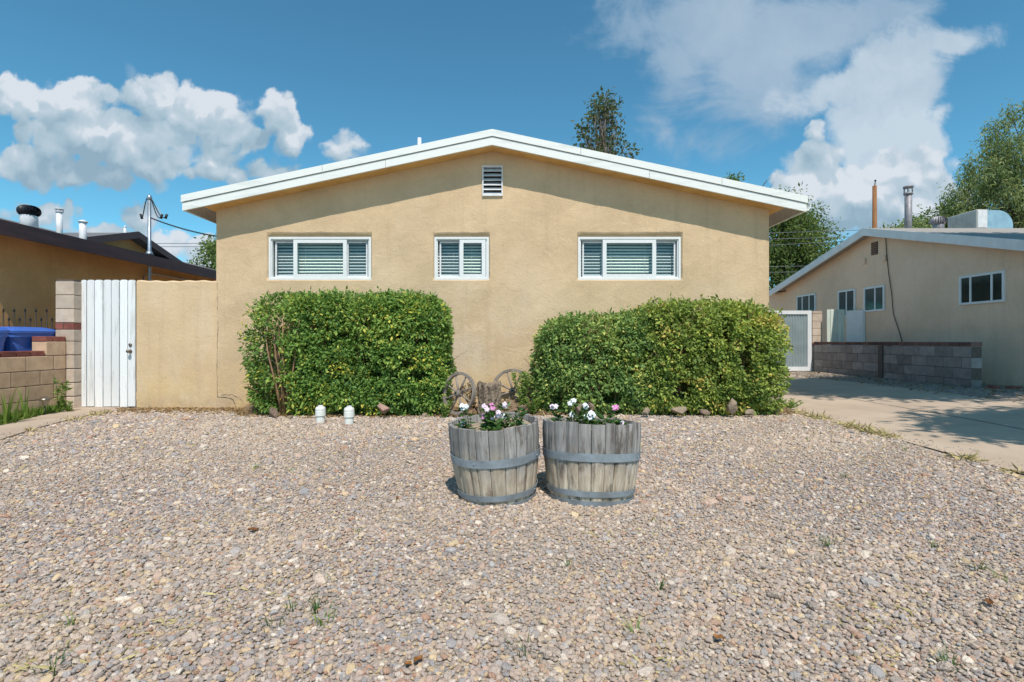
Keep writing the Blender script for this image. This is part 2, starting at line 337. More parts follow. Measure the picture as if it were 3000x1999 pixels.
# ------------------------------------------------------------------ mesh builder
class MB:
    def __init__(s): s.v = []; s.f = []; s.t = []; s.sm = []
    def add(s, vs, fs, tint=None, smooth=False):
        o = len(s.v); s.v += [tuple(p) for p in vs]; s.f += [tuple(i+o for i in f) for f in fs]
        tv = random.random() if tint is None else tint
        s.t += [tv]*len(vs); s.sm += [smooth]*len(fs)
    def box(s, x0, y0, z0, x1, y1, z1, tint=None, M_=None, bev=0):
        if x0 > x1: x0, x1 = x1, x0
        if y0 > y1: y0, y1 = y1, y0
        if z0 > z1: z0, z1 = z1, z0
        if bev:                                            # chamfered box
            b = bev; P = []
            for z, ins in ((z0, b), (z0+b, 0), (z1-b, 0), (z1, b)):
                i = ins
                P += [(x0+i+(b if not i else 0), y0+i, z), (x1-i-(b if not i else 0), y0+i, z), (x1-i, y0+i+(b if not i else 0), z), (x1-i, y1-i-(b if not i else 0), z),
                      (x1-i-(b if not i else 0), y1-i, z), (x0+i+(b if not i else 0), y1-i, z), (x0+i, y1-i-(b if not i else 0), z), (x0+i, y0+i+(b if not i else 0), z)]
            fs = [tuple(range(7, -1, -1)), tuple(range(24, 32))]
            for k in range(3):
                for j in range(8): fs.append((k*8+j, k*8+(j+1) % 8, (k+1)*8+(j+1) % 8, (k+1)*8+j))
            vs = P
        else:
            vs = [(x0, y0, z0), (x1, y0, z0), (x1, y1, z0), (x0, y1, z0), (x0, y0, z1), (x1, y0, z1), (x1, y1, z1), (x0, y1, z1)]
            fs = [(0, 3, 2, 1), (4, 5, 6, 7), (0, 1, 5, 4), (1, 2, 6, 5), (2, 3, 7, 6), (3, 0, 4, 7)]
        if M_ is not None: vs = [tuple(M_ @ Vector(p)) for p in vs]
        s.add(vs, fs, tint)
    def tube(s, pts, rad, n=8, tint=None, cap=True):
        pts = [Vector(p) for p in pts]
        if not isinstance(rad, (list, tuple)): rad = [rad]*len(pts)
        vs = []; fs = []; up = None
        for i, p in enumerate(pts):
            d = (pts[min(i+1, len(pts)-1)]-pts[max(i-1, 0)]).normalized()
            if up is None: up = d.orthogonal().normalized()
            up = (up-d*up.dot(d)).normalized(); w = d.cross(up)
            for k in range(n):
                a = 2*math.pi*k/n; vs.append(p+(up*math.cos(a)+w*math.sin(a))*rad[i])
        for i in range(len(pts)-1):
            for k in range(n): fs.append((i*n+k, i*n+(k+1) % n, (i+1)*n+(k+1) % n, (i+1)*n+k))
        if cap: fs.append(tuple(range(n-1, -1, -1))); fs.append(tuple((len(pts)-1)*n+k for k in range(n)))
        s.add(vs, fs, tint, True)
    def lathe(s, prof, n=24, c=(0, 0, 0), tint=None, M_=None, smooth=True):   # prof: (r,z)
        vs = []; fs = []
        for r, z in prof:
            for k in range(n):
                a = 2*math.pi*k/n; p = Vector((c[0]+r*math.cos(a), c[1]+r*math.sin(a), c[2]+z))
                vs.append(M_ @ p if M_ is not None else p)
        for i in range(len(prof)-1):
            for k in range(n): fs.append((i*n+k, i*n+(k+1) % n, (i+1)*n+(k+1) % n, (i+1)*n+k))
        fs.append(tuple(range(n-1, -1, -1))); fs.append(tuple((len(prof)-1)*n+k for k in range(n)))
        s.add(vs, fs, tint, smooth)
    def prism(s, poly, axis, a, b, tint=None):   # poly in the two other axes
        def mk(p, t): return {'x': (t, p[0], p[1]), 'y': (p[0], t, p[1]), 'z': (p[0], p[1], t)}[axis]
        n = len(poly); vs = [mk(p, a) for p in poly]+[mk(p, b) for p in poly]
        fs = [tuple(range(n)), tuple(range(2*n-1, n-1, -1))]+[(i, i+n, (i+1) % n+n, (i+1) % n) for i in range(n)]
        s.add(vs, fs, tint)
    def build(s, name, mat, parent=None, loc=None):
        me = bpy.data.meshes.new(name); me.from_pydata(s.v, [], s.f)
        at_ = me.attributes.new('tint', 'FLOAT', 'POINT'); at_.data.foreach_set('value', s.t)
        me.polygons.foreach_set('use_smooth', s.sm)
        me.materials.append(mat)
        import bmesh
        bm = bmesh.new(); bm.from_mesh(me); bmesh.ops.recalc_face_normals(bm, faces=bm.faces); bm.to_mesh(me); bm.free()
        o = bpy.data.objects.new(name, me); COL.objects.link(o)
        if parent: o.parent = parent; o.matrix_parent_inverse = Matrix.Translation(-parent.location) if not parent.parent and parent.type == 'EMPTY' and not any(parent.rotation_euler) else Matrix()
        return o
def tag(o, label=None, cat=None, group=None, kind=None):
    if label: o['label'] = label
    if cat: o['category'] = cat
    if group: o['group'] = group
    if kind: o['kind'] = kind
    return o
def thing(name, loc, label, cat, group=None, rz=0):
    e = bpy.data.objects.new(name, None); COL.objects.link(e); e.location = loc; e.rotation_euler = (0, 0, rz); e.empty_display_size = .2
    return tag(e, label, cat, group)

def fastmesh(name, V, Fc, mat, tint, parent=None, k=4, smooth=False):
    me = bpy.data.meshes.new(name); nv = len(V); nf = len(Fc)
    me.vertices.add(nv); me.vertices.foreach_set('co', V.astype(np.float32).ravel())
    me.loops.add(nf*k); me.loops.foreach_set('vertex_index', Fc.astype(np.int32).ravel())
    me.polygons.add(nf); me.polygons.foreach_set('loop_start', np.arange(0, nf*k, k, dtype=np.int32))
    me.update(calc_edges=True)
    a = me.attributes.new('tint', 'FLOAT', 'POINT'); a.data.foreach_set('value', tint.astype(np.float32))
    if smooth: me.polygons.foreach_set('use_smooth', [True]*nf)
    me.materials.append(mat); o = bpy.data.objects.new(name, me); COL.objects.link(o)
    if parent: o.parent = parent; o.matrix_parent_inverse = Matrix.Translation(-parent.location)
    return o
def leaves(name, C, mat, size, parent=None, aspect=.5, out=None, outw=.6, droop=0, tint=None, sizevar=.35, flat=False):
    """C: (n,3) leaf positions; every leaf is a folded rhombus (4 verts, 2 triangles)"""
    n = len(C); r = RNG
    d = r.normal(size=(n, 3))
    if out is not None: d = d*(1-outw)+out*outw*1.5
    if flat: d[:, 2] *= .15
    d[:, 2] -= droop; d /= np.linalg.norm(d, axis=1)[:, None]+1e-9
    nr = r.normal(size=(n, 3))
    if out is not None: nr = nr*.55+out*.8+np.array([0, -.1, .35])
    if flat: nr = r.normal(size=(n, 3))*.25+np.array([0, 0, 1])
    w = np.cross(d, nr); w /= np.linalg.norm(w, axis=1)[:, None]+1e-9
    nn = np.cross(w, d)
    L = size*(1+sizevar*r.normal(size=n)).clip(.4, 2)[:, None]
    a = C; b = C+d*L*.45+w*L*aspect*.5-nn*L*.08; c_ = C+d*L+nn*-L*.12; e = C+d*L*.45-w*L*aspect*.5-nn*L*.08
    mid = C+d*L*.5+nn*L*.05
    V = np.stack([a, b, c_, e, mid], 1).reshape(-1, 3)
    base = np.arange(n)[:, None]*5
    Fc = np.concatenate([base+np.array([0, 1, 4]), base+np.array([1, 2, 4]), base+np.array([2, 3, 4]), base+np.array([3, 0, 4])], 0)
    t = r.random(n) if tint is None else tint
    return fastmesh(name, V, Fc, mat, np.repeat(t, 5), parent, 3)
_ph = RNG.random((12, 4))*6.28; _fr = RNG.normal(size=(12, 3))
def nz3(P, s=1.0):                      # smooth pseudo-noise, roughly -1..1
    v = np.zeros(len(P))
    for i in range(12):
        v += np.sin((P*s) @ _fr[i]*(1+i*.12)*2+_ph[i, 0])
    return v/4.2
def grid(name, poly_fn, x0, x1, y0, y1, nx, ny, zf, mat):
    xs = np.linspace(x0, x1, nx); ys = np.linspace(y0, y1, ny)
    b = MB(); vs = [(x, y, zf(x, y)) for y in ys for x in xs]
    fs = [(j*nx+i, j*nx+i+1, (j+1)*nx+i+1, (j+1)*nx+i) for j in range(ny-1) for i in range(nx-1) if poly_fn is None or poly_fn((xs[i]+xs[i+1])/2, (ys[j]+ys[j+1])/2)]
    b.add(vs, fs, .5, True); return b.build(name, mat)
def sstep(a, b, x): t = min(1, max(0, (x-a)/(b-a))); return t*t*(3-2*t)
def gz(x, y): return .12*sstep(4.6, 8.2, x)*sstep(2, 7, y)+dip(y)

# ------------------------------------------------------------------ setting: ground
def ground():
    xs = sorted(set([-900, -300, -100, -40, -20]+[round(-12+.4*i, 3) for i in range(76)]+[20, 24, 40, 100, 300, 900]))
    ys = sorted(set([-900, -200, -50, -10, -4]+[round(0+.5*i, 3) for i in range(50)]+[30, 45, 100, 300, 900]))
    b = MB(); nx = len(xs)
    b.add([(x, y, gz(x, y) if x < 18.1 else .12*sstep(2, 7, y)+dip(y)) for y in ys for x in xs], [(j*nx+i, j*nx+i+1, (j+1)*nx+i+1, (j+1)*nx+i) for j in range(len(ys)-1) for i in range(nx-1)], .5, True)
    return b.build('ground', M['dirt'])
tag(ground(), kind='structure')
DX0 = 3.86
b = MB(); jy = [-4, -.6, 2.1, 4.9, 7.7, 10.6, 14.15]; jx = [DX0, 5.55, 7.25]
for y0, y1 in zip(jy[:-1], jy[1:]):
    for x0, x1 in zip(jx[:-1], jx[1:]):
        xs = np.linspace(x0+.006, x1-.006, 9); ys = np.linspace(y0+.006, y1-.006, 12); hz0 = random.uniform(-.003, .003)
        V_ = [(x, y, gz(x, y)+.016+hz0) for y in ys for x in xs]+[(x, y, gz(x, y)-.03) for (x, y) in ((x0+.006, y0+.006), (x1-.006, y0+.006), (x1-.006, y1-.006), (x0+.006, y1-.006))]
        nn = 9*12; c4 = (0, 8, nn-1, nn-9)
        b.add(V_, [(j*9+i, j*9+i+1, (j+1)*9+i+1, (j+1)*9+i) for j in range(11) for i in range(8)]+[tuple(range(8, -1, -1))+(nn, nn+1), (nn+1, nn+2)+tuple(j*9+8 for j in range(11, -1, -1))], .5, False)
dr = b.build('driveway', M['concrete']); tag(dr, kind='structure')
# path (slab with a real thickness)
PL = [(-6.28, 7.46), (-5.83, 5.9), (-5.3, 3.9), (-4.6, 1.5), (-3.9, -1)]
PR = [(-5.62, 7.46), (-5.28, 5.74), (-4.85, 4.5), (-4.1, 2.4), (-3.2, -1)]
PY = np.linspace(7.46, -1, 30); PL2 = [(float(np.interp(y, [p[1] for p in PL[::-1]], [p[0] for p in PL[::-1]])), float(y)) for y in PY]; PR2 = [(float(np.interp(y, [p[1] for p in PR[::-1]], [p[0] for p in PR[::-1]])), float(y)) for y in PY]
b = MB(); n = len(PL2)
b.add([(x, y, .028+dip(y)) for x, y in PL2]+[(x, y, .028+dip(y)) for x, y in PR2]+[(x, y, -.1) for x, y in PL2]+[(x, y, -.1) for x, y in PR2],
      [(i, i+1, n+i+1, n+i) for i in range(n-1)]+[(i, i+1, 2*n+i+1, 2*n+i) for i in range(n-1)]+[(n+i, n+i+1, 3*n+i+1, 3*n+i) for i in range(n-1)]+[(0, n, 3*n, 2*n), (n-1, 2*n-1, 4*n-1, 3*n-1)], .5)
tag(b.build('path', M['path']), kind='structure')
def pathr(y): return float(np.interp(y, [p[1] for p in PR[::-1]], [p[0] for p in PR[::-1]]))
def bedy(x):                                   # front edge of the planting bed
    return float(np.interp(x, [-3.9, -3.6, -2.4, -.9, .2, 1.5, 3.0, 3.6, 3.86], [7.4, 6.72, 6.55, 6.62, 6.75, 6.78, 6.78, 6.85, 6.9]))
def bedz(x, y):
    e = sstep(0, .35, y-bedy(x)); m_ = .05*e
    m_ += .17*math.exp(-((x-.28)/.42)**2-((y-7.15)/.28)**2)
    m_ += .03*math.sin(x*7.1+y*3)*math.sin(y*9+x*2)*e
    return m_+.006
bed = grid('planting_bed', lambda x, y: y > bedy(x)-.05, -3.95, 3.86, 6.4, 7.42, 120, 24, bedz, M['soil']); tag(bed, kind='structure')

# ------------------------------------------------------------------ gravel (stuff): pebbles scattered by geometry nodes
def pebble_protos():
    import bmesh
    V = []; Fs = []
    for k in range(12):
        bm = bmesh.new(); bmesh.ops.create_icosphere(bm, subdivisions=2, radius=.5)
        r = random.Random(k*13+5); sx, sy, sz = r.uniform(.85, 1.35), r.uniform(.7, 1.0), r.uniform(.42, .75)
        planes = [(Vector((r.gauss(0, 1), r.gauss(0, 1), r.gauss(0, 1))).normalized(), r.uniform(.30, .44)) for _ in range(7)]
        o = len(V)
        for v in bm.verts:
            p = v.co.copy()
            for nn, dd in planes:
                e = p.dot(nn)-dd
                if e > 0: p -= nn*e*.85
            V.append((p.x*sx, p.y*sy, p.z*sz-100))
        Fs += [tuple(v.index+o for v in f.verts) for f in bm.faces]; bm.free()
    return V, Fs
def gravel_pts():
    def jg(sp, y0, y1):
        ys = np.arange(y0, y1, sp); out = []
        for y in ys:
            lim = y*1.0+.9; a = max(-lim, pathr(y)-.04); b_ = min(lim, DX0+.05)
            xs = np.arange(a, b_, sp); out.append(np.stack([xs, np.full(len(xs), y)], 1))
        P = np.concatenate(out); return P+RNG.uniform(-.5, .5, P.shape)*sp*1.1
    P = np.concatenate([jg(.0142, 1.15, 3.2), jg(.0178, 3.2, 5.0), jg(.022, 5.0, 7.42)])
    X, Y = P[:, 0], P[:, 1]
    by = np.interp(X, [-3.9, -3.6, -2.4, -.9, .2, 1.5, 3.0, 3.6, 3.86], [7.4, 6.72, 6.55, 6.62, 6.75, 6.78, 6.78, 6.85, 6.9])
    keep = (Y < by+.02+.05*np.sin(X*9))
    pr = np.interp(Y, [p[1] for p in PR[::-1]], [p[0] for p in PR[::-1]])
    keep &= X > pr+.02*np.sin(Y*11)-.01
    keep &= X < DX0-.02+.04*np.sin(Y*6.3)+.02*np.sin(Y*17)
    for cx, cy, r_ in ((-.095, 3.43, .22), (.52, 3.43, .25)): keep &= (X-cx)**2+(Y-cy)**2 > r_**2
    P = P[keep]; n = len(P)
    base = np.where(P[:, 1] < 3.2, .0168, np.where(P[:, 1] < 5, .0195, .0235))*(1+.16*nz3(np.column_stack([P, P[:, 0]*0]), 1.1))
    s = base*np.exp(RNG.normal(0, .28, n)); big = RNG.random(n) < .018; s[big] *= RNG.uniform(1.5, 2.3, big.sum())
    z = RNG.uniform(.002, .011, n)+s*.12
    # strays on the edges
    m_ = 500; ye = RNG.uniform(2.5, 7.2, m_); xe = DX0+np.abs(RNG.normal(0, .14, m_)); 
    yp = RNG.uniform(2.5, 7.2, 250); xp = np.interp(yp, [p[1] for p in PR[::-1]], [p[0] for p in PR[::-1]])-np.abs(RNG.normal(0, .08, 250))
    P = np.concatenate([P, np.stack([xe, ye], 1), np.stack([xp, yp], 1)]); s = np.concatenate([s, RNG.uniform(.008, .02, 750)])
    z = np.concatenate([z, np.full(500, .018), np.full(250, .032)])
    z = z+np.array([dip(y) for y in P[:, 1]])
    return P, s, z
PV, PF = pebble_protos(); GP, GS, GZ = gravel_pts()
np_ = len(PV); ng = len(GP)
me = bpy.data.meshes.new('gravel')
allv = np.concatenate([np.array(PV), np.column_stack([GP, GZ])])
# bed sheet under the stones
bx = np.linspace(-8, 3.86, 60); byy = np.linspace(-2, 7.42, 50)
sheet = [(x, y, .005+dip(y)) for y in byy for x in bx]; so_ = len(allv); allv = np.concatenate([allv, np.array(sheet)])
SF = [(so_+j*60+i, so_+j*60+i+1, so_+(j+1)*60+i+1, so_+(j+1)*60+i) for j in range(49) for i in range(59) if (bx[i]+bx[i+1])/2 > pathr(max(-1, (byy[j]+byy[j+1])/2))-.25]
me.from_pydata([tuple(p) for p in allv], [], PF+SF)
me.materials.append(M['pebble']); me.materials.append(M['gravel_bed'])
mi = np.zeros(len(PF)+len(SF), dtype=np.int32); mi[len(PF):] = 1; me.polygons.foreach_set('material_index', mi)
def fattr(nm, arr, ty='FLOAT', key='value'):
    a = me.attributes.new(nm, ty, 'POINT'); a.data.foreach_set(key, np.ascontiguousarray(arr).ravel())
cls = np.zeros(len(allv), dtype=np.int32); cls[np_:np_+ng] = 1; cls[so_:] = 2
fattr('cls', cls, 'INT')
sc = np.zeros(len(allv), dtype=np.float32); sc[np_:np_+ng] = GS; fattr('psize', sc)
rot = np.zeros((len(allv), 3), dtype=np.float32); rot[np_:np_+ng] = np.column_stack([RNG.normal(0, .28, ng), RNG.normal(0, .28, ng), RNG.uniform(0, 6.28, ng)]); fattr('prot', rot, 'FLOAT_VECTOR', 'vector')
gravel = bpy.data.objects.new('gravel', me); COL.objects.link(gravel)
tag(gravel, 'mixed grey tan and pink pebble gravel covering the front yard', 'gravel', kind='stuff')
def gravel_nodes():
    ng_ = bpy.data.node_groups.new('pebble_scatter', 'GeometryNodeTree')
    ng_.interface.new_socket('Geometry', in_out='INPUT', socket_type='NodeSocketGeometry')
    ng_.interface.new_socket('Geometry', in_out='OUTPUT', socket_type='NodeSocketGeometry')
    q = G(ng_); gi = q.n('NodeGroupInput'); go = q.n('NodeGroupOutput'); L = ng_.links
    ca = q.n('GeometryNodeInputNamedAttribute', data_type='INT'); ca.inputs[0].default_value = 'cls'
    def eq(k):
        c_ = q.n('FunctionNodeCompare', data_type='INT', operation='EQUAL'); L.new(ca.outputs[0], c_.inputs[2]); c_.inputs[3].default_value = k; return c_.outputs[0]
    def sepg(k):
        s_ = q.n('GeometryNodeSeparateGeometry', domain='POINT'); L.new(gi.outputs[0], s_.inputs[0]); L.new(eq(k), s_.inputs[1]); return s_.outputs[0]
    tr = q.n('GeometryNodeTransform'); L.new(sepg(0), tr.inputs[0]); tr.inputs['Translation'].default_value = (0, 0, 100)
    si = q.n('GeometryNodeSplitToInstances', domain='FACE'); L.new(tr.outputs[0], si.inputs['Geometry'] if 'Geometry' in si.inputs else si.inputs[0])
    mi_ = q.n('GeometryNodeInputMeshIsland'); L.new(mi_.outputs['Island Index'], si.inputs['Group ID'])
    mp = q.n('GeometryNodeMeshToPoints'); L.new(sepg(1), mp.inputs[0])
    ip = q.n('GeometryNodeInstanceOnPoints'); L.new(mp.outputs[0], ip.inputs['Points']); L.new(si.outputs[0], ip.inputs['Instance']); ip.inputs['Pick Instance'].default_value = True
    rv = q.n('FunctionNodeRandomValue', data_type='INT')
    rv.inputs[4].default_value = 0; rv.inputs[5].default_value = 11; L.new(rv.outputs[2], ip.inputs['Instance Index'])
    ra = q.n('GeometryNodeInputNamedAttribute', data_type='FLOAT_VECTOR'); ra.inputs[0].default_value = 'prot'
    e2 = q.n('FunctionNodeEulerToRotation'); L.new(ra.outputs[0], e2.inputs[0]); L.new(e2.outputs[0], ip.inputs['Rotation'])
    sa = q.n('GeometryNodeInputNamedAttribute', data_type='FLOAT'); sa.inputs[0].default_value = 'psize'; L.new(sa.outputs[0], ip.inputs['Scale'])
    j = q.n('GeometryNodeJoinGeometry'); L.new(ip.outputs[0], j.inputs[0]); L.new(sepg(2), j.inputs[0]); L.new(j.outputs[0], go.inputs[0])
    md = gravel.modifiers.new('scatter', 'NODES'); md.node_group = ng_
gravel_nodes()

# ------------------------------------------------------------------ main house
HY = 7.4; FY = 7.13; RX = -.274; SL = .2125
XL, XR = -4.245, 3.69
def rz_(x, top=3.908): return top-SL*abs(x-RX)
house = thing('house', (RX, HY, 0), 'low tan stucco house with a wide white trimmed gable facing the gravel yard', 'house')
OPEN = []   # openings x0,x1,z0,z1
def win_rect(px0, px1, py0, py1): a = at(px0, py1, HY); b_ = at(px1, py0, HY); return a.x, b_.x, a.z, b_.z
W1 = win_rect(785, 1086, 694, 820); W2 = win_rect(1272, 1432, 694, 820); W3 = win_rect(1694, 1996, 694, 820); VT = win_rect(1413, 1473, 487, 576)
cut = [(w[0]-.02, w[1]+.02, w[2]-.015, w[3]+.066) for w in (W1, W2, W3)]+[(VT[0]+.01, VT[1]-.01, VT[2]+.01, VT[3]-.01)]
def lines(a, b_, fixed, step):
    fx = sorted(set([a, b_]+fixed)); out = []
    for p, q_ in zip(fx[:-1], fx[1:]):
        k = max(1, round((q_-p)/step)); out += [p+(q_-p)*i/k for i in range(k)]
    return out+[fx[-1]]
def dis(x, z):
    P = np.array([[x, z, 0.]]); a = nz3(P, 2.2)[0]*.004+nz3(P, 9)[0]*.0018
    b_ = nz3(P+5, 14)[0]*.006; return a, b_
wb = MB()
xs = lines(XL, XR, [c_[0] for c_ in cut]+[c_[1] for c_ in cut]+[RX], .06); zs = lines(-.1, 3.9, [c_[2] for c_ in cut]+[c_[3] for c_ in cut], .06)
vs = []; nx = len(xs)
for z in zs:
    for x in xs:
        zz = min(z, rz_(x, 3.80)); dy, dz = dis(x, zz)
        edge = 0 if x in (XL, XR) else 1
        near = any(c_[0]-.001 <= x <= c_[1]+.001 and abs(zz-c_[3]) < .001 for c_ in cut[:3])
        vs.append((x, HY+dy*edge, zz+(dz if near else 0)))
fs = []
for j in range(len(zs)-1):
    for i in range(nx-1):
        cx, cz = (xs[i]+xs[i+1])/2, (zs[j]+zs[j+1])/2
        if any(c_[0] < cx < c_[1] and c_[2] < cz < c_[3] for c_ in cut): continue
        if zs[j] >= rz_(xs[i], 3.80) and zs[j] >= rz_(xs[i+1], 3.80): continue
        fs.append((j*nx+i, j*nx+i+1, (j+1)*nx+i+1, (j+1)*nx+i))
wb.add(vs, fs, .5, True)
# reveals: flared stucco lip running back to each window frame
for c_, w in zip(cut[:3], (W1, W2, W3)):
    X = [x for x in xs if c_[0]-1e-6 <= x <= c_[1]+1e-6]; Z = [z for z in zs if c_[2]-1e-6 <= z <= c_[3]+1e-6]
    outer = [(x, c_[2]) for x in X]+[(c_[1], z) for z in Z[1:]]+[(x, c_[3]) for x in X[::-1][1:]]+[(c_[0], z) for z in Z[::-1][1:-1]]
    ring0 = []; ring1 = []; ring2 = []
    for (x, z) in outer:
        dy, dz = dis(x, z); top = abs(z-c_[3]) < 1e-6
        ring0.append((x, HY+dy, z+(dz if top else 0)))
        ix = min(max(x, w[0]+.004), w[1]-.004); iz = min(max(z, w[2]+.004), w[3]-.004)
        mx_, mz = (x*.45+ix*.55), (z*.45+iz*.55)
        ring1.append((mx_, HY+.012, mz+(dz*.6 if top else 0))); ring2.append((ix, HY+.052, iz))
    n = len(outer)
    wb.add(ring0+ring1+ring2, [(k*n+i, k*n+(i+1) % n, (k+1)*n+(i+1) % n, (k+1)*n+i) for k in range(2) for i in range(n)], .5, True)
BK = 18.2
ck = MB(); rs = random.Random(4)
def crack(pts, w):
    out = []
    for (a, b_) in zip(pts[:-1], pts[1:]):
        k = max(2, int(math.hypot(b_[0]-a[0], b_[1]-a[1])/7))
        out += [(a[0]+(b_[0]-a[0])*i/k+rs.uniform(-1.2, 1.2), a[1]+(b_[1]-a[1])*i/k+rs.uniform(-1.2, 1.2)) for i in range(k)]
    out.append(pts[-1]); ck.tube([at(x, y, HY+.001) for x, y in out], [w*rs.uniform(.5, 1.2) for _ in out], 5)
crack([(637, 830), (638, 960), (636, 1070), (637, 1163)], .0032); crack([(637, 1163), (668, 1166), (683, 1172), (692, 1196)], .0045); crack([(650, 1158), (680, 1157), (702, 1166), (712, 1180)], .0035)
ck.build('crack', M['dark_room'], house)
wb.add([(XL, HY, -.1), (XL, BK, -.1), (XL, BK, rz_(XL, 3.8)), (XL, HY, rz_(XL, 3.8))], [(0, 1, 2, 3)], .5)
wb.add([(XR, HY, -.1), (XR, BK, -.1), (XR, BK, rz_(XR, 3.8)), (XR, HY, rz_(XR, 3.8))], [(0, 1, 2, 3)], .5)
wb.add([(XL, BK, -.1), (XR, BK, -.1), (XR, BK, rz_(XR, 3.8)), (RX, BK, 3.8), (XL, BK, rz_(XL, 3.8))], [(0, 1, 2, 3, 4)], .5)
wb.build('wall', M['stucco'], house)
EX0, EX1 = -4.566, 4.08
rb = MB(); T = lambda x, o: rz_(x, 3.908+o)
rb.prism([(EX0+.02, T(EX0, -.02)), (RX, 3.888), (EX1-.02, T(EX1, -.02)), (EX1-.02, T(EX1, -.20)), (RX, 3.708), (EX0+.02, T(EX0, -.20))], 'y', FY+.04, BK+.3)
roof = rb.build('roof', M['roofing'], house)
def soffit_mesh():
    q = MB()
    for a, b_ in ((EX0+.03, RX), (RX, EX1-.03)):
        q.add([(a, FY+.03, T(a, -.204)), (b_, FY+.03, T(b_, -.204)), (b_, BK+.28, T(b_, -.204)), (a, BK+.28, T(a, -.204))], [(0, 1, 2, 3)], .5)
    return q
soffit_mesh().build('soffit', M['soffit'], house)
def rake(q, ea, eb, top, bot, ya, yb, joints, gap=.0025):
    cutx = [ea]+[j for j in joints]+[eb]
    for a, b_ in zip(cutx[:-1], cutx[1:]):
        a2 = a+(gap if a != ea else 0); b2 = b_-(gap if b_ != eb else 0); w = random.uniform(-.003, .003)
        if a2 < RX < b2: pl = [(a2, T(a2, top)), (RX, T(RX, top)), (b2, T(b2, top)), (b2, T(b2, bot)), (RX, T(RX, bot)), (a2, T(a2, bot))]
        else: pl = [(a2, T(a2, top)), (b2, T(b2, top)), (b2, T(b2, bot)), (a2, T(a2, bot))]
        q.prism(pl, 'y', ya+w, yb)
f1_ = MB(); rake(f1_, EX0-.006, EX1+.006, 0, -.094, FY-.016, FY+.03, [-2.62, .95, 2.9])
f1_.box(EX0-.006, FY+.031, T(EX0, -.10), EX0+.03, BK+.3, T(EX0, 0)); f1_.box(EX1-.03, FY+.031, T(EX1, -.10), EX1+.006, BK+.3, T(EX1, 0))
f1_.build('fascia', M['fascia'], house)
f2_ = MB(); rake(f2_, EX0+.004, EX1-.004, -.104, -.213, FY, FY+.03, [-1.75, 1.9])
f2_.box(EX0+.012, FY+.031, T(EX0, -.213), EX0+.035, BK+.29, T(EX0, -.101)); f2_.box(EX1-.035, FY+.031, T(EX1, -.213), EX1-.012, BK+.29, T(EX1, -.101))
f2_.build('fascia', M['fascia'], house)
fk = MB(); rake(fk, EX0+.01, EX1-.01, -.03, -.205, FY+.031, FY+.039, []); fk.build('seam_shade_strip', M['brown'], house)  # dark strip behind the boards; its brown stands in for the seam's shadow
gt = MB(); gt.prism([(EX1+.008, 2.90), (EX1+.008, 2.80), (EX1+.06, 2.80), (EX1+.095, 2.86), (EX1+.095, 2.90), (EX1+.085, 2.90), (EX1+.082, 2.865), (EX1+.055, 2.812), (EX1+.02, 2.812), (EX1+.02, 2.90)], 'y', FY+.06, BK)
gt.build('gutter', M['fascia'], house)
vp = MB(); p0 = at(1229, 425, 9.2); vp.lathe([(.035, -.5), (.035, .12), (.028, .12), (.028, .05)], 14, tuple(p0)); vp.build('vent_pipe', M['vent_white'], roof)
# gable louvre vent
vb = MB(); x0, x1, z0, z1 = VT
for q_ in ((x0, z0, x0+.018, z1), (x1-.018, z0, x1, z1), (x0+.018, z0, x1-.018, z0+.018), (x0+.018, z1-.018, x1-.018, z1)): vb.box(q_[0], HY-.022, q_[1], q_[2], HY+.06, q_[3])
vent = vb.build('gable_vent', M['vent_white'], house)
lv = MB(); k = 6; pit = (z1-z0-.036)/k
for i in range(k):
    zb = z0+.018+pit*i
    lv.add([(x0+.018, HY-.018, zb+.004), (x1-.018, HY-.018, zb+.004), (x1-.018, HY+.055, zb+pit*.92), (x0+.018, HY+.055, zb+pit*.92),
            (x0+.018, HY-.014, zb-.001), (x1-.018, HY-.014, zb-.001), (x1-.018, HY+.059, zb+pit*.92-.005), (x0+.018, HY+.059, zb+pit*.92-.005)], [(0, 1, 2, 3), (7, 6, 5, 4), (0, 4, 5, 1)], .5)
lv.build('louvres', M['vent_white'], vent)
lb = MB(); lb.box(x0+.02, HY+.062, z0+.02, x1-.02, HY+.2, z1-.02); lb.build('vent_back', M['dark_room'], vent)

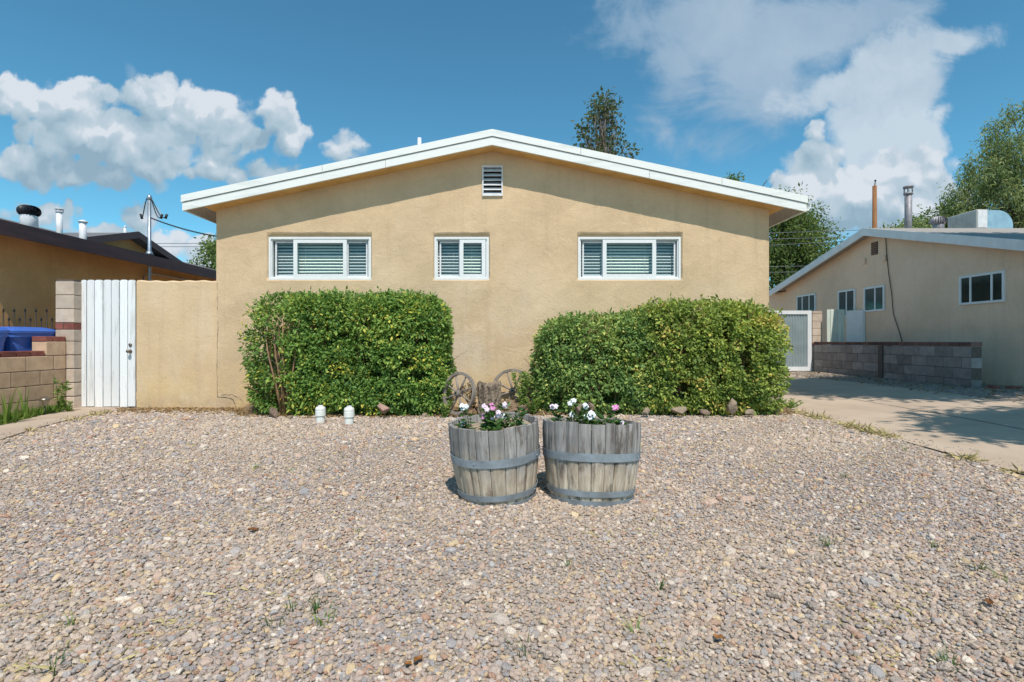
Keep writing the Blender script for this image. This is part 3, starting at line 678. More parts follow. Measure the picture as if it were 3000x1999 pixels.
def window_main(w, panes, label=None):
    """w = opening rect; panes = list of (px0,px1,kind) kind 'side' recessed screened, 'sash' proud sash"""
    x0, x1, z0, z1 = w; y = HY+.022; t = .03
    f = MB(); y1 = HY+.10
    f.box(x0, y, z0, x0+t, y1, z1); f.box(x1-t, y, z0, x1, y1, z1); f.box(x0+t, y, z0, x1-t, y1, z0+t*.9); f.box(x0+t, y, z1-t, x1-t, y1, z1)
    f.box(x0+t, y+.018, z0+t*.9, x1-t, y1, z0+t*1.5); f.box(x0+t, y+.018, z1-t*1.5, x1-t, y1, z1-t); f.box(x0+t, y+.018, z0+t*1.5, x0+t*1.5, y1, z1-t*1.5); f.box(x1-t*1.5, y+.018, z0+t*1.5, x1-t, y1, z1-t*1.5)
    fr = f.build('window', M['white'], house)
    if label: fr['label'] = label
    for (p0, p1, kd) in panes:
        a, b_ = (p0-1500)*HY/F, (p1-1500)*HY/F
        if kd == 'sash':
            ys, ft, m_ = y+.006, .054, M['glass']; ys1 = ys+.03; za, zb = z0+t*.95, z1-t*1.05
        else:
            ys, ft, m_ = y+.045, .022, M['screen']; ys1 = ys+.02; za, zb = z0+t*1.5, z1-t*1.9
        s = MB(); s.box(a, ys, za, a+ft, ys1, zb); s.box(b_-ft, ys, za, b_, ys1, zb); s.box(a+ft, ys, za, b_-ft, ys1, za+ft); s.box(a+ft, ys, zb-ft, b_-ft, ys1, zb)
        sh = s.build('sash', M['white'] if kd == 'sash' else M['vent_white'], fr)
        q = MB(); q.add([(a+ft, ys+.014, za+ft), (b_-ft, ys+.014, za+ft), (b_-ft, ys+.014, zb-ft), (a+ft, ys+.014, zb-ft)], [(0, 1, 2, 3)], .5); q.build('pane', m_, fr)
    bl = MB(); pitch = .0445; kk = int((z1-z0-.02)/pitch)
    for i in range(kk):
        zc = z0+.05+pitch*i; h = .034
        ta = random.gauss(0, .0022); yb = HY+.155
        bl.add([(x0+.035, yb-.018, zc-h/2+ta), (x1-.035, yb-.018, zc-h/2-ta), (x1-.035, yb+.018, zc+h/2-ta), (x0+.035, yb+.018, zc+h/2+ta)], [(0, 1, 2, 3)], .5)
    for cx in (x0+(x1-x0)*.33, x0+(x1-x0)*.67):
        bl.tube([(cx, HY+.139, z0+.05), (cx, HY+.139, z1-.03)], .0016, 5)
    bl.build('blinds', M['slat'], fr)
    dk = MB(); dk.box(x0-.1, HY+.32, z0-.1, x1+.1, HY+.34, z1+.1); dk.build('room_shade_back', M['dark_room'], fr)  # near-black sheet behind the blinds; its colour stands in for the unlit room
window_main(W1, [(800, 860, 'side'), (857, 1014, 'sash'), (1012, 1073, 'side')], 'wide white three-pane window with blinds above the left shrub')
window_main(W2, [(1286, 1348, 'side'), (1346, 1422, 'sash')], 'small white two-pane window with blinds in the middle of the wall')
window_main(W3, [(1708, 1770, 'side'), (1767, 1924, 'sash'), (1922, 1983, 'side')], 'wide white three-pane window with blinds above the right shrubs')

# ------------------------------------------------------------------ left side: wall, gate, pillar, low wall
wp = MB(); a = at(400, 823, 7.44)
nx_ = 26; xs_ = np.linspace(a.x, XL-.002, nx_); zt = [a.z+.006*math.sin(i*1.3)+.004*math.sin(i*.37+1) for i in range(nx_)]
vs = []
for i, x in enumerate(xs_): vs += [(x, 7.44, -.05), (x, 7.44, zt[i]-.02), (x, 7.455, zt[i]), (x, 7.60, zt[i]), (x, 7.62, -.05)]
fs = [(i*5+k, (i+1)*5+k, (i+1)*5+k+1, i*5+k+1) for i in range(nx_-1) for k in range(4)]+[(0, 1, 2, 3, 4), tuple((nx_-1)*5+k for k in range(5))]
wp.add(vs, fs, .5)
tag(wp.build('garden_wall', M['stucco_wall']), 'tan stucco garden wall joining the white board gate to the house corner', 'wall')
gate = thing('board_gate', (-5.8, 7.45, 0), 'white painted board gate with rounded board tops and a knob', 'gate')
bd_ = [239, 256, 279, 304, 328, 352, 376, 399]
gb = MB()
for i in range(7):
    g0, g1 = at(bd_[i], 1192, 7.44), at(bd_[i+1], 821, 7.44); x0, x1 = g0.x+.006, g1.x-.006; z0, z1 = .035+.004*math.sin(i*2.2), g1.z+.006*math.sin(i*3.1); c_ = .022
    gb.prism([(x0, z0), (x1, z0), (x1, z1-c_), (x1-c_*.6, z1-.005), (x1-c_*1.3, z1), (x0+c_*1.3, z1), (x0+c_*.6, z1-.005), (x0, z1-c_)], 'y', 7.425+.003*(i % 2), 7.447)
boards = gb.build('boards', M['gate_white'], gate)
fr = MB(); gx0, gx1 = at(241, 0, 7.44).x, at(397, 0, 7.44).x
for z in (.3, 1.5): fr = MB(); fr.box(gx0, 7.448, z, gx1, 7.485, z+.09); fr.build('rail', M['gate_white'], gate)
for py, r_, nm in ((1011, .024, 'lock'), (1030, .026, 'knob')):
    q = MB(); p = at(382, py, 7.42); mt = Matrix.Translation(p) @ Matrix.Rotation(R(90), 4, 'X')
    if nm == 'lock': q.lathe([(r_, 0), (r_, .008), (r_*.6, .014), (r_*.5, .014)], 16, M_=mt)
    else: q.lathe([(r_, 0), (r_, .006), (.010, .012), (.010, .03), (.022, .038), (.026, .05), (.020, .062), (.004, .066)], 16, M_=mt)
    q.build(nm, M['brass'], gate)

def block_wall(q, mo, p0, p1, z0, ncourse, ht=.195, ln=.4, th=.2, off=0, inset=.004, tints=None):
    """blocks along the line p0->p1 (face line), thickness to the left of the direction"""
    d = Vector((p1[0]-p0[0], p1[1]-p0[1], 0)); L = d.length; d.normalize(); ang = math.atan2(d.y, d.x)
    mt = Matrix.Translation((p0[0], p0[1], 0)) @ Matrix.Rotation(ang, 4, 'Z')
    for c_ in range(ncourse):
        x = -ln*(.5 if (c_+off) % 2 else 0); 
        while x < L-.01:
            a, b_ = max(0, x), min(L, x+ln)
            if b_-a > .03: q.box(a+.004, 0, z0+c_*ht+.004, b_-.004, th, z0+(c_+1)*ht-.004, None, mt, .006)
            x += ln
    sg = 1 if th > 0 else -1
    mo.box(.006, sg*(inset+.005), z0, L-.006, th-sg*(inset+.005), z0+ncourse*ht-.002, .5, mt)
def brick_row(q, p0, p1, z0, th=.2, ht=.06, ln=.2, gap=.012, wall=True):
    d = Vector((p1[0]-p0[0], p1[1]-p0[1], 0)); L = d.length; ang = math.atan2(d.y, d.x)
    mt = Matrix.Translation((p0[0], p0[1], 0)) @ Matrix.Rotation(ang, 4, 'Z'); x = 0
    while x < L-.02:
        q.box(x+gap/2, -.004, z0, min(L, x+ln)-gap/2, th+.004, z0+ht, None, mt, .004); x += ln

# pillar of stacked block by the gate
pil = thing('block_pillar', (-6.33, 7.42, 0), 'pale concrete block gate pillar with one red brick course', 'pillar')
q = MB(); mo = MB(); px0, px1, py0, py1 = -6.46, -6.20, 7.29, 7.53
zc = 0; 
for i in range(5):
    q.box(px0, py0, zc+.004, px1, py1, zc+.188, None, None, .006); zc += .196
brk = zc+.02
q.box(px0, py0, zc, px1, py1, brk+.14, None, None, .006)
zb = brk+.142
bq = MB(); bq.box(px0+.002, py0-.002, zb+.004, px0+.11, py1, zb+.092, None, None, .004); bq.box(px0+.125, py0-.002, zb+.004, px1-.002, py1, zb+.092, None, None, .004)
zc = zb+.097
while zc < 1.80:
    z2 = min(zc+.196, 1.865); q.box(px0, py0, zc+.004, px1, py1, z2-.004, None, None, .006); zc = z2
q.build('blocks', M['cmu_pale'], pil); bq.build('brick_course', M['brick'], pil)
mo.box(px0+.008, py0+.008, 0, px1-.008, py1-.008, 1.85); mo.build('mortar', M['mortar'], pil)

low = thing('low_block_wall', (-6.4, 5.5, 0), 'low tan block wall with red brick cap stepping down toward the street', 'wall')
q = MB(); mo = MB(); bq = MB()
block_wall(q, mo, (-6.30, 7.285), (-6.30, 3.3), 0, 4, .195, .4, -.2)      # lower run (direction to -Y, thickness toward -X)
q.v = [(x, y, z) for x, y, z in q.v]
block_wall(q, mo, (-6.30, 7.285), (-6.30, 6.97), .78, 1, .195, .4, -.2)
brick_row(bq, (-6.30, 6.96), (-6.30, 3.3), .782, -.2, .066)
brick_row(bq, (-6.30, 7.285), (-6.30, 6.965), .977, -.2, .066)
q.build('blocks', M['cmu_tan'], low); mo.build('mortar', M['mortar'], low); bq.build('brick_cap', M['brick'], low)

# iron fence
fe = thing('iron_fence', (-6.9, 7.46, 0), 'black iron picket fence with spear tips behind the blue bins', 'fence')
q = MB()
for i in range(12):
    x = -7.36+i*.078; tall = (i % 2 == 0)
    zt_ = 1.40 if tall else 1.27
    q.tube([(x, 7.46, .05), (x, 7.46, zt_)], .007, 6); q.lathe([(.003, 0), (.014, .012), (.011, .03), (.001, .07)], 6, (x, 7.46, zt_))
q.build('pickets', M['iron'], fe)
for z in (1.13, .15): q = MB(); q.box(-7.38, 7.45, z, -6.47, 7.47, z+.025); q.build('rail', M['iron'], fe)

# bins
def wheelie(loc, label, rz, disc):
    t = thing('wheeled_bin', (0, 0, 0), label, 'bin', 'blue wheeled bins behind the low wall')
    q = MB(); n = []
    prof = [(.0, .22, .26), (.10, .235, .28), (.55, .28, .32), (.80, .30, .345), (.86, .315, .36), (.86, .33, .375), (.90, .33, .375)]
    vs = []; m = 24
    for z, hx, hy in prof:
        for k in range(m):
            a = 2*math.pi*k/m; e = .35
            vs.append((hx*math.copysign(abs(math.cos(a))**e, math.cos(a)), hy*math.copysign(abs(math.sin(a))**e, math.sin(a)), z))
    fs = [(i*m+k, i*m+(k+1) % m, (i+1)*m+(k+1) % m, (i+1)*m+k) for i in range(len(prof)-1) for k in range(m)]+[tuple(range(m))]
    q.add(vs, fs, .5, False); body = q.build('body', M['bin'], t)
    q = MB(); vs = []
    for z, s_ in ((.902, 1.03), (.93, 1.04), (.955, .95), (.975, .7), (.98, .3)):
        for k in range(m):
            a = 2*math.pi*k/m; e = .35
            vs.append((.33*s_*math.copysign(abs(math.cos(a))**e, math.cos(a)), .375*s_*math.copysign(abs(math.sin(a))**e, math.sin(a)), z))
    fs = [(i*m+k, i*m+(k+1) % m, (i+1)*m+(k+1) % m, (i+1)*m+k) for i in range(4) for k in range(m)]+[tuple(range(4*m, 5*m)), tuple(range(m))]
    q.add(vs, fs, .5, False); q.build('lid', M['bin'], t)
    q = MB(); q.tube([(-.25, .38, .93), (-.25, .43, .90), (.25, .43, .90), (.25, .38, .93)], .016, 8); q.build('handle', M['bin'], t)
    for sx in (-1, 1):
        q = MB(); q.lathe([(.10, 0), (.11, .01), (.11, .05), (.10, .06)], 18, M_=Matrix.Translation((sx*.27-.03, .32, .11)) @ Matrix.Rotation(R(90), 4, 'Y')); q.build('wheel', M['iron'], t)
    if disc:
        q = MB(); mt = Matrix.Translation((.02, -.352, .68)) @ Matrix.Rotation(R(96), 4, 'X')
        for r0, r1 in ((.105, .092), (.075, .062), (.045, .030)):
            n_ = 28; vs = []
            for r_, h in ((r0, 0), (r0, .004), (r1, .004), (r1, 0)):
                vs += [mt @ Vector((r_*math.cos(2*math.pi*k/n_), r_*math.sin(2*math.pi*k/n_), h)) for k in range(n_)]
            q.add(vs, [(i*n_+k, i*n_+(k+1) % n_, ((i+1) % 4)*n_+(k+1) % n_, ((i+1) % 4)*n_+k) for i in range(4) for k in range(n_)], .5)
        q.build('round_emblem', M['duct'], body)
    t.location = loc; t.rotation_euler = (0, 0, rz); t.scale = (1, 1, 1.2); return t
wheelie((-6.90, 6.48, .0), 'nearer blue wheeled bin with a pale round emblem behind the low wall', R(68), True)
wheelie((-6.88, 7.12, .0), 'farther blue wheeled bin beside the block pillar', R(80), False)

# path light
q_ = thing('path_light', (gp(131, 1222).x, gp(131, 1222).y, 0), 'small bronze solar path light in the grass by the low wall', 'light')
def local(mb, name, mat, par): o = mb.build(name, mat); o.parent = par; return o
q = MB(); q.tube([(0, 0, -.02), (0, 0, .13)], .009, 8); local(q, 'stake', M['iron'], q_)
q = MB(); q.lathe([(.018, .13), (.030, .15), (.050, .21), (.050, .215)], 16); local(q, 'lens', M['lamp_glass'], q_)
q = MB(); q.lathe([(.066, .215), (.066, .225), (.045, .245), (.018, .262), (.005, .265)], 16); local(q, 'cap', M['brass'], q_)

# ------------------------------------------------------------------ left neighbour
nb = thing('neighbour_house', (-9.3, 7.2, 0), 'ochre neighbour house with dark brown eaves beyond the low block wall', 'house')
q = MB(); WX = -7.4; EXn = -6.9; ZE = 2.62
def nz_(x): return ZE+.25*(EXn-x) if x > -11.6 else ZE+.25*(EXn+11.6)-.25*(-11.6-x)
q.prism([(WX, -.1), (WX, ZE-.04), (-11.6, nz_(-11.6)-.15), (-15.8, ZE-.04), (-15.8, -.1)], 'y', 7.15, 19.5); q.build('wall', M['stucco_left'], nb)
q = MB(); q.prism([(EXn-.03, ZE-.03), (-11.6, nz_(-11.6)-.02), (-16.3, ZE-.03), (-16.3, ZE-.15), (-11.6, nz_(-11.6)-.14), (EXn-.03, ZE-.15)], 'y', 6.9, 19.8); nroof = q.build('roof', M['roofing_dark'], nb)
q = MB(); q.box(EXn-.035, 6.87, ZE-.2, EXn, 19.85, ZE+.005)
q.prism([(EXn-.035, ZE), (-11.6, nz_(-11.6)), (-16.3, ZE), (-16.3, ZE-.2), (-11.6, nz_(-11.6)-.2), (EXn-.035, ZE-.2)], 'y', 6.85, 6.9)
q.build('fascia', M['brown'], nb)
# cross gable that rises behind the roof
gx = -9.5; pk = at(407, 679, 9.5*F/1093); 
gy = pk.y; gzp = pk.z; hw = 2.7; sl_ = .29
q = MB(); q.prism([(gy-hw+.3, 2.4), (gy-hw+.3, gzp-.08-sl_*(hw-.3)), (gy, gzp-.08), (gy+hw-.3, gzp-.08-sl_*(hw-.3)), (gy+hw-.3, 2.4)], 'x', gx-.35, gx-4); cg = q.build('cross_gable', M['stucco_left'], nb)
q = MB(); q.prism([(gy-hw, gzp-sl_*hw-.03), (gy, gzp-.03), (gy+hw, gzp-sl_*hw-.03), (gy+hw, gzp-sl_*hw-.12), (gy, gzp-.12), (gy-hw, gzp-sl_*hw-.12)], 'x', gx-.04, gx-4.5); q.build('gable_roof', M['roofing_dark'], cg)
q = MB(); q.prism([(gy-hw-.01, gzp-sl_*hw), (gy, gzp), (gy+hw+.01, gzp-sl_*hw), (gy+hw+.01, gzp-sl_*hw-.17), (gy, gzp-.17), (gy-hw-.01, gzp-sl_*hw-.17)], 'x', gx, gx-.035); q.build('gable_fascia', M['brown'], cg)
# turbine vent and pipes
tv = thing('turbine_vent', at(85, 650, 8.5), 'black ball-shaped turbine vent on a white collar on the neighbour roof', 'roof vent')
q = MB(); q.lathe([(.15, -.2), (.145, .06), (.14, .10), (.14, .11)], 20); local(q, 'collar', M['vent_white'], tv)
q = MB(); nf = 22
for k in range(nf):
    a = 2*math.pi*k/nf; vs = []
    for ph in range(7):
        t_ = -1.1+ph*2.2/6; r_ = .195*math.cos(t_*.75); z = .20+.105*math.sin(t_)
        for da in (0, .2): vs.append(((r_-da*.12)*math.cos(a+da), (r_-da*.12)*math.sin(a+da), z))
    q.add(vs, [(i*2, i*2+1, i*2+3, i*2+2) for i in range(6)], .5, True)
q.lathe([(.13, .285), (.12, .300), (.05, .308)], 20); q.lathe([(.12, .10), (.12, .29)], 16)
local(q, 'vanes', M['iron'], tv); tv.scale = (.8, .8, .85)
def flue(name, px, pyt, pyb, Y, r_, cap, label, mat):
    b_ = at(px, pyb, Y); h = (pyb-pyt)*Y/F; t = thing(name, b_, label, 'flue pipe')
    q = MB(); q.lathe([(r_, -.35), (r_, h*.82), (r_*.9, h*.82)], 16); local(q, 'pipe', mat, t)
    q = MB()
    if cap == 'cone': q.lathe([(r_*1.35, h*.80), (r_*1.35, h*.86), (r_*1.05, h*.9), (r_*.6, h*.97), (r_*.2, h)], 16)
    else:
        q.lathe([(r_*1.3, h*.80), (r_*1.3, h*.84), (r_, h*.84)], 16)
        for k in range(6): a = k*1.047; q.tube([(r_*1.2*math.cos(a), r_*1.2*math.sin(a), h*.84), (r_*1.2*math.cos(a), r_*1.2*math.sin(a), h*.96)], r_*.12, 5)
        q.lathe([(r_*1.45, h*.95), (r_*1.4, h*.985), (r_*.8, h)], 16)
    local(q, 'cap', mat, t); return t
flue('flue_pipe', 174, 612, 668, 8.9, .045, 'open', 'thin white flue pipe with ringed cap right of the black turbine vent', M['vent_white'])
flue('flue_pipe', 243, 645, 682, 9.2, .055, 'cone', 'short wide white flue pipe between the thin flue and the brown gable', M['vent_white'])
flue('flue_pipe', 366, 662, 683, 13.6, .03, 'cone', 'tiny white pipe standing on the far brown-trimmed gable', M['vent_white'])
# service mast and drop cable
ms = thing('service_mast', (-7.02, 9.98, 0), 'galvanised electric service mast rising through the neighbour eave', 'mast')
q = MB(); q.tube([(-7.02, 9.98, 1.2), (-7.02, 9.98, 3.72)], .030, 12); q.build('pipe', M['galv'], ms)
q = MB(); q.lathe([(.07, 0), (.06, .02), (.036, .07)], 14, (-7.02, 9.98, 2.66)); q.build('flashing', M['galv'], ms)
q = MB(); q.lathe([(.032, 0), (.045, .02), (.045, .06), (.03, .09), (.01, .10)], 12, (-7.02, 9.98, 3.71)); q.build('weather_head', M['galv'], ms)
q = MB()
for sx, dx in ((1, .16), (1, .22), (-1, -.12)):
    x1_ = -7.02+dx*1.5 if sx > 0 else -7.14; A_ = [Vector((-7.02+.03*sx, 9.96, 3.74)), Vector((-7.02+dx*.5, 9.95, 3.72)), Vector((-7.02+dx, 9.95, 3.25)), Vector((x1_, 9.95, 3.38))]
    q.tube([A_[0]*(1-t)**3+A_[1]*3*t*(1-t)**2+A_[2]*3*t*t*(1-t)+A_[3]*t**3 for t in np.linspace(0, 1, 14)], .009, 6); q.tube([A_[3]+Vector((0, 0, -.04)), A_[3]+Vector((.03*sx, 0, .05))], .022, 8)
q.build('drip_loop', M['cable'], ms)
q = MB(); a = Vector((-6.98, 9.95, 3.36)); b_ = Vector((-4.26, 9.3, 2.80))
for ph in (0, 2.1, 4.2):
    pts = [a.lerp(b_, t)+Vector((.009*math.cos(t*70+ph), 0, .009*math.sin(t*70+ph)-.42*t*(1-t)*1.2)) for t in np.linspace(0, 1, 90)]
    q.tube(pts, .006, 5)
tag(q.build('service_cable', M['cable']), 'twisted black service cable sagging from the mast to the tan house', 'cable')
q = MB(); q.tube([(-7.36, 10.3, 1.0), (-7.36, 10.3, 2.28), (-7.36, 10.45, 2.36), (-7.36, 14.5, 2.36)], .014, 8); q.build('conduit', M['galv'], nb)

# ------------------------------------------------------------------ right neighbour
rn = thing('neighbour_house', (11.5, 13.2, .1), 'beige neighbour house with pale fascia beyond the grey block wall and driveway', 'house')
RWX = 9.3; RFX = 9.0; RY = 13.2; RZ = 3.88; SN = .27; SF_ = .235
y_n, y_f = 8.75, 18.0
def rrz(y, o=0): return RZ+o-(SN*(RY-y) if y < RY else SF_*(y-RY))
q = MB(); q.prism([(y_n+.35, -.05), (y_n+.35, rrz(y_n+.35, -.12)), (RY, RZ-.12), (y_f-.5, rrz(y_f-.5, -.12)), (y_f-.5, -.05)], 'x', RWX, 22); q.build('wall', M['stucco_right'], rn)
q = MB(); q.box(RWX, y_f-.499, -.05, 20, 22.5, 2.66); q.build('rear_wall', M['stucco_right'], rn)
q = MB(); q.box(RWX-.25, y_f-.3, 2.663, 20.3, 22.8, 2.80); q.build('rear_roof', M['brown'], rn)
q = MB(); q.prism([(y_n, rrz(y_n, -.01)), (RY, RZ-.01), (y_f, rrz(y_f, -.01)), (y_f, rrz(y_f, -.13)), (RY, RZ-.13), (y_n, rrz(y_n, -.13))], 'x', RFX+.03, 22.5); rroof = q.build('roof', M['roofing'], rn)
q = MB(); q.prism([(y_n-.02, rrz(y_n-.02, -.005)), (RY, RZ-.005), (y_f+.02, rrz(y_f+.02, -.005)), (y_f+.02, rrz(y_f+.02, -.20)), (RY, RZ-.20), (y_n-.02, rrz(y_n-.02, -.20))], 'x', RFX-.01, RFX+.03)
q.box(RFX+.031, y_n-.03, rrz(y_n, -.16), 22.4, y_n-.002, rrz(y_n, 0)); q.build('fascia', M['fascia_right'], rn)
def rpt(px, py, X=RWX): Y = X*F/(px-1500); return (Y, CH+(1000-py)*Y/F)
def rwin(px0, px1, pyt, pyb, splits, curtain=False, label=None):
    ya, yb = rpt(px1, 0)[0], rpt(px0, 0)[0]; zt_ = (rpt(px0, pyt)[1]+rpt(px1, pyt-12)[1])/2; 
    if pyb: zb_ = rpt((px0+px1)/2, pyb)[1]
    else: zb_ = zt_-.75
    X = RWX; t = .045; f = MB()
    f.box(X-.03, ya, zb_, X+.03, ya+t, zt_); f.box(X-.03, yb-t, zb_, X+.03, yb, zt_); f.box(X-.03, ya+t, zb_, X+.03, yb-t, zb_+t); f.box(X-.03, ya+t, zt_-t, X+.03, yb-t, zt_)
    for s_ in splits:
        yc = ya+(yb-ya)*s_; f.box(X-.022, yc-.02, zb_+t, X+.02, yc+.02, zt_-t)
    fr = f.build('window', M['white'], rn)
    if label: fr['label'] = label
    ed = [0]+list(splits)+[1]
    for i in range(len(ed)-1):
        c0, c1 = ya+(yb-ya)*ed[i]+.02, ya+(yb-ya)*ed[i+1]-.02
        q = MB(); q.add([(X-.012, c0, zb_+t*.8), (X-.012, c1, zb_+t*.8), (X-.012, c1, zt_-t*.8), (X-.012, c0, zt_-t*.8)], [(0, 1, 2, 3)], .5); q.build('pane', M['glass_dark'], fr)
    q = MB(); q.box(X-.004, ya+.02, zb_+.02, X+.003, yb-.02, zt_-.02); q.build('curtain' if curtain else 'room_shade_sheet', M['curtain'] if curtain else M['dark_room'], fr)  # without a curtain, a near-black sheet paints the room's darkness behind the glass
rwin(2336, 2391, 870, None, (.33, .7), label='half hidden window at the far end, above the corrugated gate')
rwin(2457, 2507, 856, None, (.5,), label='window partly hidden by the pale board gate')
rwin(2533, 2593, 846, 913, (.45,), True, label='small two-pane window right of the grey fence panel')
rwin(2813, 2946, 808, 890, (.27, .74), True, label='large three-pane window nearest the street')
y, z = rpt(2563, 729); q = MB(); q.box(RWX-.02, y-.11, z-.16, RWX+.02, y+.11, z+.16); vv = q.build('gable_vent', M['brown'], rn)
q = MB()
for i in range(6): q.box(RWX-.03, y-.10, z-.14+i*.05, RWX-.021, y+.10, z-.125+i*.05)
q.build('louvres', M['twig'], vv)
for px, py in ((2534, 767), (2593, 758)):
    y, z = rpt(px, py); q = MB(); q.box(RWX-.05, y-.06, z-.07, RWX, y+.06, z+.07, None, None, .01); q.build('junction_box', M['stucco_right'], rn)
pts = []
for px, py in ((2594, 684), (2597, 740), (2603, 800), (2612, 860), (2617, 920), (2632, 965), (2641, 995), (2648, 1030)):
    y, z = rpt(px, py, RWX-.02); pts.append((RWX-.02, y, z))
q = MB(); q.tube(pts, .009, 6); q.build('wall_cable', M['cable'], rn)

# roof equipment
def roofZ(y): return rrz(y)
flue('chimney_flue', 2661, 545, 676, 14.0, .085, 'open', 'tall grey metal chimney flue with crown cap on the beige house roof', M['vent_grey'])
tv2 = thing('turbine_vent', at(2749, 670, 14.0), 'small grey round turbine vent beside the rooftop cooler', 'roof vent')
q = MB(); q.lathe([(.13, -.1), (.13, .08), (.12, .10)], 16); local(q, 'collar', M['vent_grey'], tv2)
q = MB()
for k in range(20):
    a = 2*math.pi*k/20; vs = []
    for ph in range(7):
        t_ = -1.1+ph*2.2/6; r_ = .19*math.cos(t_*.8); z = .20+.12*math.sin(t_)
        for da in (0, .22): vs.append(((r_-da*.12)*math.cos(a+da), (r_-da*.12)*math.sin(a+da), z))
    q.add(vs, [(i*2, i*2+1, i*2+3, i*2+2) for i in range(6)], .5, True)
q.lathe([(.11, .30), (.05, .325)], 16); q.lathe([(.12, .1), (.12, .3)], 14)
local(q, 'vanes', M['vent_grey'], tv2)
ac = thing('evaporative_cooler', at(2862, 668, 14.0), 'cream boxy evaporative cooler with silver elbow duct on the beige roof', 'cooler')
def sc_(px0, px1, Y): return (px1-px0)*Y/F
q = MB(); q.box(0, 0, -.3, .30, .95, .50, None, None, .012)
for i in range(7): q.box(-.010, .08, .06+i*.055, -.001, .86, .085+i*.055)
local(q, 'cabinet', M['cooler'], ac)
q = MB(); q.box(.02, -.012, .0, .27, -.001, .47, None, None, .004); local(q, 'front_panel', M['vent_white'], ac)
q = MB(); pr = [(.302, -.08), (.302, .49)]+[(.62+.41*math.sin(a), .08+.41*math.cos(a)) for a in np.linspace(0, math.pi/2, 9)]+[(1.03, -.08)]
q.prism(pr, 'y', .05, .7); local(q, 'duct', M['duct'], ac)

# grey block wall along the driveway
gw = thing('grey_block_wall', (8.4, 11.5, .1), 'grey concrete block wall with dark red brick cap beside the driveway', 'wall')
q = MB(); mo = MB(); bq = MB()
block_wall(q, mo, (8.30, 11.52), (8.30, 9.31), .08, 4, .20, .4, .2, 0)
block_wall(q, mo, (8.30, 14.18), (8.30, 11.66), .08, 4, .20, .4, .2, 1)
brick_row(bq, (8.30, 14.18), (8.30, 9.31), .885, .2, .075, .22)
q.build('blocks', M['cmu_grey'], gw); mo.build('mortar', M['mortar'], gw); bq.build('brick_cap', M['brick_dark'], gw)
q = MB(); q.box(8.27, 11.53, .06, 8.52, 11.65, .882); q.build('pilaster', M['mortar'], gw)

# corrugated carport gate
cg_ = thing('corrugated_gate', (6.1, 14.2, .12), 'white framed gate of grey corrugated panels at the end of the driveway', 'gate')
q = MB(); zt_ = at(0, 911, 14.2).z; zb_ = .16
def leaf(x0, x1):
    f = MB(); t = .11
    f.box(x0, 14.17, zb_, x0+t, 14.23, zt_); f.box(x1-t, 14.17, zb_, x1, 14.23, zt_); f.box(x0+t, 14.17, zt_-.10, x1-t, 14.23, zt_); f.box(x0+t, 14.17, zb_, x1-t, 14.23, zb_+.11)
    fr = f.build('gate_frame', M['white'], cg_)
    q = MB(); n = int((x1-x0-2*t)/.0125); vs = []; fs = []
    for i in range(n+1):
        x = x0+t-.005+(x1-x0-2*t+.01)*i/n; y = 14.20+.014*math.sin(i*.0125*2*math.pi/.075)
        vs += [(x, y, zb_+.10), (x, y, zt_-.09)]
        if i: fs.append((2*i-2, 2*i, 2*i+1, 2*i-1))
    q.add(vs, fs, .5, True); q.build('panel', M['corrug'], fr)
leaf(3.75, 5.98); leaf(6.0, 8.24)
q = MB(); q.box(3.72, 13.9, .02, 8.28, 14.3, .135, None, None, .01); tag(q.build('threshold', M['path']), kind='structure')

# pale block pier and boards between the gate and the neighbour
pr_ = thing('block_pier', (8.43, 14.3, .1), 'pinkish block pier between the corrugated gate and the pale board gate', 'pillar')
q = MB(); mo = MB(); zc = .05; i = 0; bq = MB()
while zc < 1.75:
    h = .075 if i == 4 else .2
    (bq if i == 4 else q).box(8.29, 14.22, zc+.004, 8.56, 14.46, min(zc+h, 1.81)-.004, None, None, .006); zc += h; i += 1
q.build('blocks', M['cmu_pale'], pr_); bq.build('brick_course', M['brick'], pr_); mo.box(8.30, 14.23, .05, 8.55, 14.45, 1.80); mo.build('mortar', M['mortar'], pr_)
pg = thing('small_board_gate', (8.8, 14.0, .1), 'pale green-white board gate with ragged tops behind the grey wall', 'gate')
q = MB()
for i in range(5):
    x = 8.555+i*.098; q.box(x+.003, 14.0, .1, x+.094, 14.02, at(0, 908, 14).z+.012*math.sin(i*2.3), None, None, .006)
q.build('boards', M['wood_fence'], pg)
for z in (.5, 1.5): q = MB(); q.box(8.57, 14.021, z, 9.0, 14.05, z+.08); q.build('rail', M['wood_fence'], pg)
fp = thing('fence_panel', (9.15, 13.8, .1), 'plain greyish white fence panel against the beige house wall', 'fence')
q = MB(); mt = Matrix.Translation((9.05, 13.96, 0)) @ Matrix.Rotation(math.atan2(-.36, .24), 4, 'Z'); q.box(0, 0, .1, .40, .02, at(0, 911, 13.9).z, .5, mt); q.build('sheet', M['fascia_right'], fp)
q = MB(); q.box(9.23, 13.56, .1, 9.295, 13.62, at(0, 911, 13.6).z); q.build('post', M['white'], fp)

# red edging bricks and loose litter by the right wall end
for i, (x, y, a) in enumerate(((8.75, 9.0, .2), (9.05, 8.85, -.3), (9.2, 8.6, .6), (8.55, 9.15, 1.2))):
    q = MB(); q.box(-.11, -.05, 0, .11, .05, .06, None, None, .006)
    o = q.build('loose_brick', M['brick']); o.location = (x, y, gz(x, y)+.005); o.rotation_euler = (0, 0, a)
    tag(o, ['red brick lying right of the grey wall end', 'second red brick from the grey wall end, angled', 'red brick nearest the beige house corner', 'red brick touching the grey wall end'][i], 'brick', 'loose red bricks by the grey wall')

